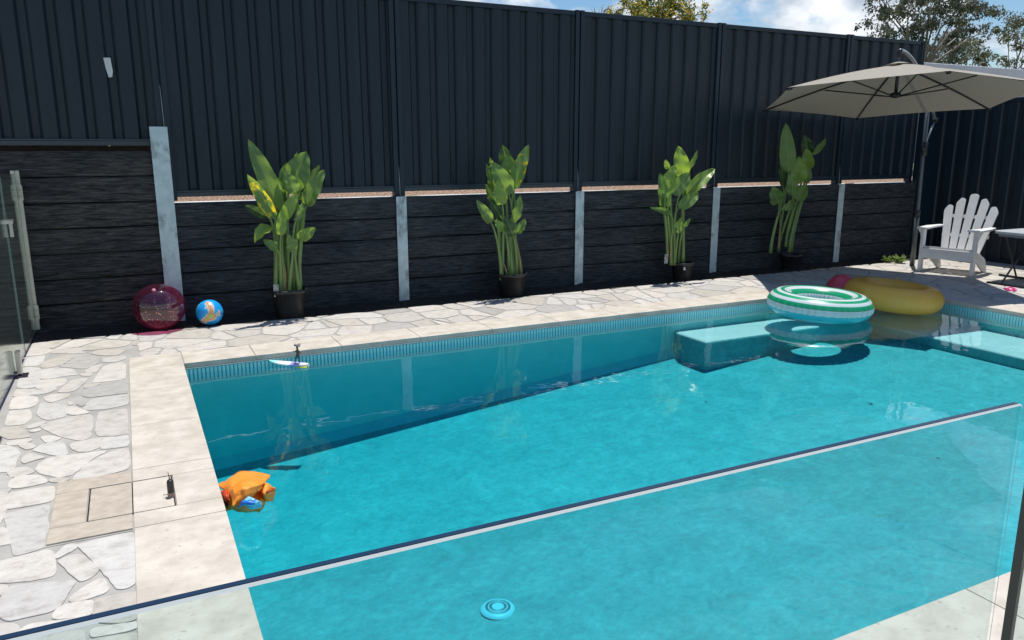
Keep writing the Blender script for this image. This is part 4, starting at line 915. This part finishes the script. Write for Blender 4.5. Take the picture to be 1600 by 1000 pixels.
for k in range(6):
    a,b=tips[k],tips[(k+1)%6]; o_=len(vs)
    for i in range(n+1):
        s=.075+.925*i/n
        for j in range(m_+1):
            u=j/m_; rim=a.lerp(b,u); rim=rim.lerp(AP,.022*4*u*(1-u)); p=AP.lerp(rim,s); p.z+=.02*math.sin(math.pi*s)*(1-4*u*(1-u)*.2)-.035*4*u*(1-u)*s*(1-s)*1.6
            vs.append(p)
    fs+=[(o_+i*(m_+1)+j,o_+(i+1)*(m_+1)+j,o_+(i+1)*(m_+1)+j+1,o_+i*(m_+1)+j+1) for i in range(n) for j in range(m_)]
q.add(vs,fs); o=q.build('canopy',FAB,t,smooth=False)
for p in o.data.polygons: p.use_smooth=True
w_=o.modifiers.new('weld','WELD'); w_.merge_threshold=.001
es=o.modifiers.new('es','EDGE_SPLIT'); es.split_angle=R(14)
q=MB(); vs=[AP+Vector((0,0,.03))]
for k in range(24):
    a=k*math.pi/12; r_=.15; vs.append(AP+Vector((r_*math.cos(a),r_*math.sin(a),-.028+TX*r_*math.cos(a)+TY*r_*math.sin(a)+.012)))
q.add(vs,[(0,k+1,(k+1)%24+1) for k in range(24)]); q.build('vent_cap',FAB,t)
# ribs & struts
run=AP-Vector((0,0,.31)); 
for k in range(6):
    tp=tips[k]; 
    q=MB(); pts=[AP.lerp(tp,s)+Vector((0,0,-.012+.02*math.sin(math.pi*s))) for s in (.02,.25,.5,.75,.99)]; q.tube(pts,[.010,.010,.010,.009,.008],6); rb_=q.build('rib',RIBM,t,smooth=True)
    q=MB(); pp=AP.lerp(tp,.52)+Vector((0,0,-.01)); q.tube([run+(tp-AP)*.03,pp],.0075,6); q.build('strut',RIBM,rb_,smooth=True)
    q=MB(); q.tube([tp+(AP-tp)*.03+Vector((0,0,-.018)),tp+(AP-tp)*-.01+Vector((0,0,-.012))],.014,8); q.build('tip_cap',RIBM,rb_)
q=MB(); q.tube([AP+Vector((0,0,.13)),run],.017,12); q.build('centre_tube',RIBM,t,smooth=True)
q=MB(); q.lathe([(.02,-.03),(.045,-.02),(.052,0),(.05,.02),(.02,.03)],run,16,capb=True,capt=True); q.build('runner_hub',RIBM,t,smooth=True)
top=AP+Vector((0,0,.105))
q=MB(); q.lathe([(.015,-.04),(.026,-.035),(.026,.035),(.018,.045),(.001,.046)],top,12,capb=True); q.build('top_joint',RIBM,t,smooth=True)
# mast and arm
mt=Vector((mast.x+.0,mast.y+.02,2.12))
q=MB(); q.tube([mast,Vector((mast.x,mast.y+.005,1.0)),mt],.024,14); q.build('mast',POLE,t,smooth=True)
q=MB(); q.tube([Vector((mast.x,mast.y,0)),Vector((mast.x,mast.y,.62))],.029,14); q.build('lower_sleeve',POLE,t,smooth=True)
q=MB(); q.tube([Vector((mast.x,mast.y,.62)),Vector((mast.x,mast.y,.68))],.034,14); q.build('clamp_collar',BLACKP,t,smooth=True)
end=onx(1461,188,8.86); dirh=(Vector((mt.x,mt.y,0))-Vector((top.x,top.y,0)))
q=MB(); A0=top+Vector((0,0,.03)); 
pts=[]
E1=Vector((end.x,end.y,end.z)); C1=A0+Vector((dirh.x*.18,dirh.y*.18,.035)); C2=A0+Vector((dirh.x*.7,dirh.y*.7,-.06))
for k in range(15):
    u=k/14; pts.append(A0*(1-u)**3+C1*3*u*(1-u)**2+C2*3*u*u*(1-u)+E1*u**3)
q.tube(pts,.019,12); q.build('arm',mat('pale_grey_arm',(.30,.33,.34),.3,.5),t,smooth=True)
q=MB(); sl_=onx(1438,226,mast.x); sl_=Vector((mast.x,mast.y,sl_.z)); q.tube([E1,sl_],.011,8); br=q.build('brace',mat('pale_grey_arm',(.3,.33,.34)),t,smooth=True)
q=MB(); q.lathe([(.012,-.03),(.03,-.026),(.03,.026),(.012,.03)],(0,0,0),12,M=Matrix.Translation(E1)@Matrix.Rotation(R(90),4,'X'),capb=True,capt=True); q.build('arm_joint',BLACKP,t)
q=MB(); q.tube([Vector((mast.x,mast.y,sl_.z-.13)),Vector((mast.x,mast.y,sl_.z+.03))],.036,12); ho=q.build('slider_housing',BLACKP,t,smooth=True)
q=MB(); q.tube([Vector((mast.x-.03,mast.y-.02,sl_.z-.05)),Vector((mast.x-.09,mast.y-.05,sl_.z-.055))],.008,8); q.build('handle',POLE,ho)

# ------------------------------------------------------------------ neighbour's roof
t=thing('neighbour_roof',(14,11,0),'low white metal patio roof beyond the side fence','roof')
WR=mat('white_roof_sheet',(.68,.70,.72),.35,0,c2=(.58,.60,.63),scale=3,spec=.6); GT_=mat('grey_gutter',(.20,.22,.25),.4)
Yr=12.0; a=ony(1440,97,Yr); 
zr=a.z; q=MB()
def zat(px,py): return ony(px,py,Yr).z
q.box((a.x,Yr,zr-.045),(a.x+14,Yr+.10,zr)); q.build('ridge_cap',WR,t,bevel=.01)
q=MB(); q.box((a.x,Yr-.03,zr-.10),(a.x+14,Yr+.02,zr-.047)); q.build('gutter',GT_,t)
q=MB(); v=[];n_=90
for j,(yy_,zz_) in enumerate(((Yr-.03,zr-.11),(9.0,zr-.50))):
    for i in range(n_*4+1):
        x=10.3+14*i/(n_*4) if j else a.x-1+16*i/(n_*4); v.append((x,yy_,zz_+(.018 if i%4 in(1,2) else 0)))
K_=n_*4+1; q.add(v,[(i,i+1,i+1+K_,i+K_) for i in range(K_-1)]); q.build('roof_sheet',WR,t)
q=MB(); q.box((10.3,8.9,zr-.66),(24.3,8.97,zr-.5)); q.build('fascia',WR,t)
for xx in (10.6,14.5,18.5):
    q=MB(); q.box((xx-.05,8.99,.5),(xx+.05,9.09,zr-.49)); q.build('support_post',WR,t)
t=thing('distant_roof',(30,24,0),'second pale gabled roof showing at the far right','roof')
p0=ony(1578,112,24.); p1=ony(1625,100,24.)
q=MB(); q.add([(p0.x,24,p0.z),(p1.x,24,p1.z),(p1.x+3,24,p0.z),(p0.x,32,p0.z),(p1.x,32,p1.z),(p1.x+3,32,p0.z)],[(0,1,4,3),(1,2,5,4)]); q.build('roof_sheet',WR,t)
q=MB(); q.box((p0.x+.2,24.1,.9),(p1.x+2.8,31.8,p0.z-.02)); q.build('wall',mat('cream_render',(.5,.47,.42),.8),t)

# ------------------------------------------------------------------ trees
EUC=mat('eucalypt_leaf',(.085,.10,.062),.6,0,c2=(.18,.20,.13),scale=1.2,trans=.25); EUC2=mat('olive_leaf',(.11,.12,.055),.6,0,c2=(.21,.21,.11),scale=1.5,trans=.25)
GRL=mat('fresh_green_leaf',(.07,.13,.03),.6,0,c2=(.15,.22,.05),scale=2,trans=.3); YFL=mat('yellow_blossom',(.75,.50,.03),.6,0,trans=.3)
BARK=mat('pale_gum_bark',(.20,.17,.15),.85,0,c2=(.38,.34,.31),scale=4,stretch=(2,2,.5)); BARKD=mat('dark_bark',(.09,.075,.065),.9,0,c2=(.16,.13,.11),scale=4)
def tree(name,base,H,clumps,mt_,bark,label,nleaf,ls,rt=.16,group=None,flowers=None,seed=1,droop=.4):
    rn=random.Random(seed); t=thing(name,base,label,'tree',group); base=Vector(base)
    q=MB(); tops=[]
    fork=base+Vector((rn.uniform(-.3,.3),rn.uniform(-.3,.3),H*.42)); q.tube([base,base.lerp(fork,.5)+Vector((.1,0,0)),fork],[rt,rt*.85,rt*.7],10)
    for (c,r) in clumps:
        c=Vector(c); mid=fork.lerp(c,.5)+Vector((rn.uniform(-.4,.4),rn.uniform(-.3,.3),rn.uniform(-.1,.4)))
        q.tube([fork,mid,c],[rt*.42,rt*.26,rt*.08],7)
        for _ in range(5):
            d=Vector((rn.gauss(0,1),rn.gauss(0,1),rn.gauss(0,.7))).normalized()*r*.9; q.tube([mid.lerp(c,rn.uniform(.4,1)),c+d*.5,c+d],[rt*.12,rt*.07,rt*.02],5)
    q.build('trunk',bark,t,smooth=True)
    q=MB(); fl=MB()
    for (c,r) in clumps:
        c=Vector(c); k=int(nleaf*r*r*4.2); subs=[(c+Vector((rn.gauss(0,.42),rn.gauss(0,.42),rn.gauss(0,.34)))*1.0 if False else c+Vector((rn.gauss(0,.48*r),rn.gauss(0,.48*r),rn.gauss(0,.36*r))),rn.uniform(.16,.42)*r) for _ in range(13)]
        for _ in range(k):
            s,sr=rn.choice(subs); p=s+Vector((rn.gauss(0,.5)*sr,rn.gauss(0,.5)*sr,rn.gauss(0,.45)*sr))
            d=Vector((rn.gauss(0,.6),rn.gauss(0,.6),-droop+rn.gauss(0,.5))).normalized(); e=d.cross(Vector((rn.gauss(0,1),rn.gauss(0,1),rn.gauss(0,1)))).normalized()
            l_=ls*.78*rn.uniform(.6,1.4); w=l_*.3; q.add([p,p+d*l_*.5+e*w,p+d*l_,p+d*l_*.5-e*w],[(0,1,2,3)])
            if flowers and rn.random()<flowers and p.z>c.z-.2*r: 
                for _q in range(2):
                    pp=p+Vector((rn.gauss(0,.06),rn.gauss(0,.06),rn.gauss(0,.05))); fl.add([pp,pp+d*l_*.4+e*w*.9,pp+d*l_*.8,pp+d*l_*.4-e*w*.9],[(0,1,2,3)])
    q.build('crown',mt_,t)
    if flowers: fl.build('blossom',YFL,t)
    return t
def CL(Y,lst): 
    out=[]
    for px,py,rp in lst:
        p=ony(px,py,Y+rnd.uniform(-.8,.8)); out.append((p,rp*(p-CAM).dot(FW)/FPX))
    return out
# yellow flowering tree
tree('flowering_tree',ony(1020,40,15).xy.to_3d()+Vector((0,0,.97)),6,CL(15,[(985,12,26),(1015,-2,30),(1050,8,32),(1080,25,24),(1030,25,28),(960,20,14),(1000,30,24)]),GRL,BARKD,'yellow blossoming tree peeking over the back fence',900,.085,.10,flowers=.3,seed=3,droop=.1)
# big gum tree
tree('gum_tree',ony(1452,60,20).xy.to_3d()+Vector((0,0,.97)),8,CL(20,[(1385,20,28),(1375,48,22),(1420,5,34),(1460,20,34),(1440,45,28),(1395,60,18),(1500,10,34),(1535,15,26),(1545,45,16),(1505,50,26),(1480,75,26),(1430,-40,40),(1490,-45,46),(1540,-30,30),(1370,-10,22)]),EUC,BARK,'large loose grey-green gum tree behind the fence end',520,.13,.12,seed=5,droop=.7)
tree('gum_tree',ony(1520,90,26).xy.to_3d()+Vector((0,0,.97)),5,CL(26,[(1470,92,22),(1505,88,24),(1540,92,20),(1525,70,18),(1485,72,16),(1458,80,16)]),EUC2,BARKD,'low olive tree mass just above the white roof',420,.15,.12,seed=8)
tree('gum_tree',ony(1590,90,24).xy.to_3d()+Vector((0,0,.97)),6,CL(24,[(1585,32,24),(1605,50,26),(1575,55,12),(1620,20,30),(1600,70,14),(1580,95,18)]),EUC2,BARK,'thin olive gum tree at the far right edge',330,.14,.10,seed=11)
# bare twigs over the fence
p=ony(938,10,12); t=thing('bare_shrub',(p.x,12,.97),'bare brown twig tips showing just over the fence','shrub')
q=MB(); q.tube([(p.x,12,.97),(p.x,12,p.z-.4)],[.03,.012],6)
for i in range(9):
    a=rnd.uniform(-.7,.7); q.tube([(p.x,12,p.z-.4),(p.x+a*.12,12+rnd.uniform(-.1,.1),p.z-.15),(p.x+a*.28,12+rnd.uniform(-.15,.15),p.z+rnd.uniform(-.08,.08))],[.010,.006,.002],5)
q.build('twigs',BARKD,t)

# ------------------------------------------------------------------ fallen leaves
DL=mat('dark_fallen_leaf',(.03,.028,.015),.7)
def fallen(p,L,a,label,grp):
    q=MB(); d=Vector((math.cos(a),math.sin(a),0)); e=Vector((-d.y,d.x,0)); n_=Vector((0,0,1))
    q.add([-d*L/2,-d*L*.1+e*L*.16+n_*L*.08,d*L/2+n_*L*.05,-d*L*.1-e*L*.16+n_*L*.08],[(0,1,2,3)]); o=q.build('fallen_leaf',DL); s_=o.modifiers.new('solid','SOLIDIFY'); s_.thickness=.0012; o.location=p; tag(o,label,'leaf',grp)
def onfloor(px,py):
    p=onz(px,py,-.6)
    for _ in range(6): p=onz(px,py,flz(p.x,p.y)+.004)
    return p
for px,py,L,lb in ((1360,631,.05,'largest dark leaf on the pool floor, above the foreground glass edge'),(1466,716,.035,'dark leaf on the pool floor seen through the foreground glass'),(1103,628,.03,'small dark leaf on the pool floor below the submerged bench corner')):
    fallen(onfloor(px,py),L,rnd.uniform(0,6),lb,'dark leaves on the pool floor')
for px,py,lb in ((101,568,'tiny dark speck of leaf on pale paving right of the nearest spigot'),(137,551,'tiny dark speck of leaf on paving left of the coping end')):
    fallen(onz(px,py,.004),.018,rnd.uniform(0,6),lb,'dark leaf specks on the paving')
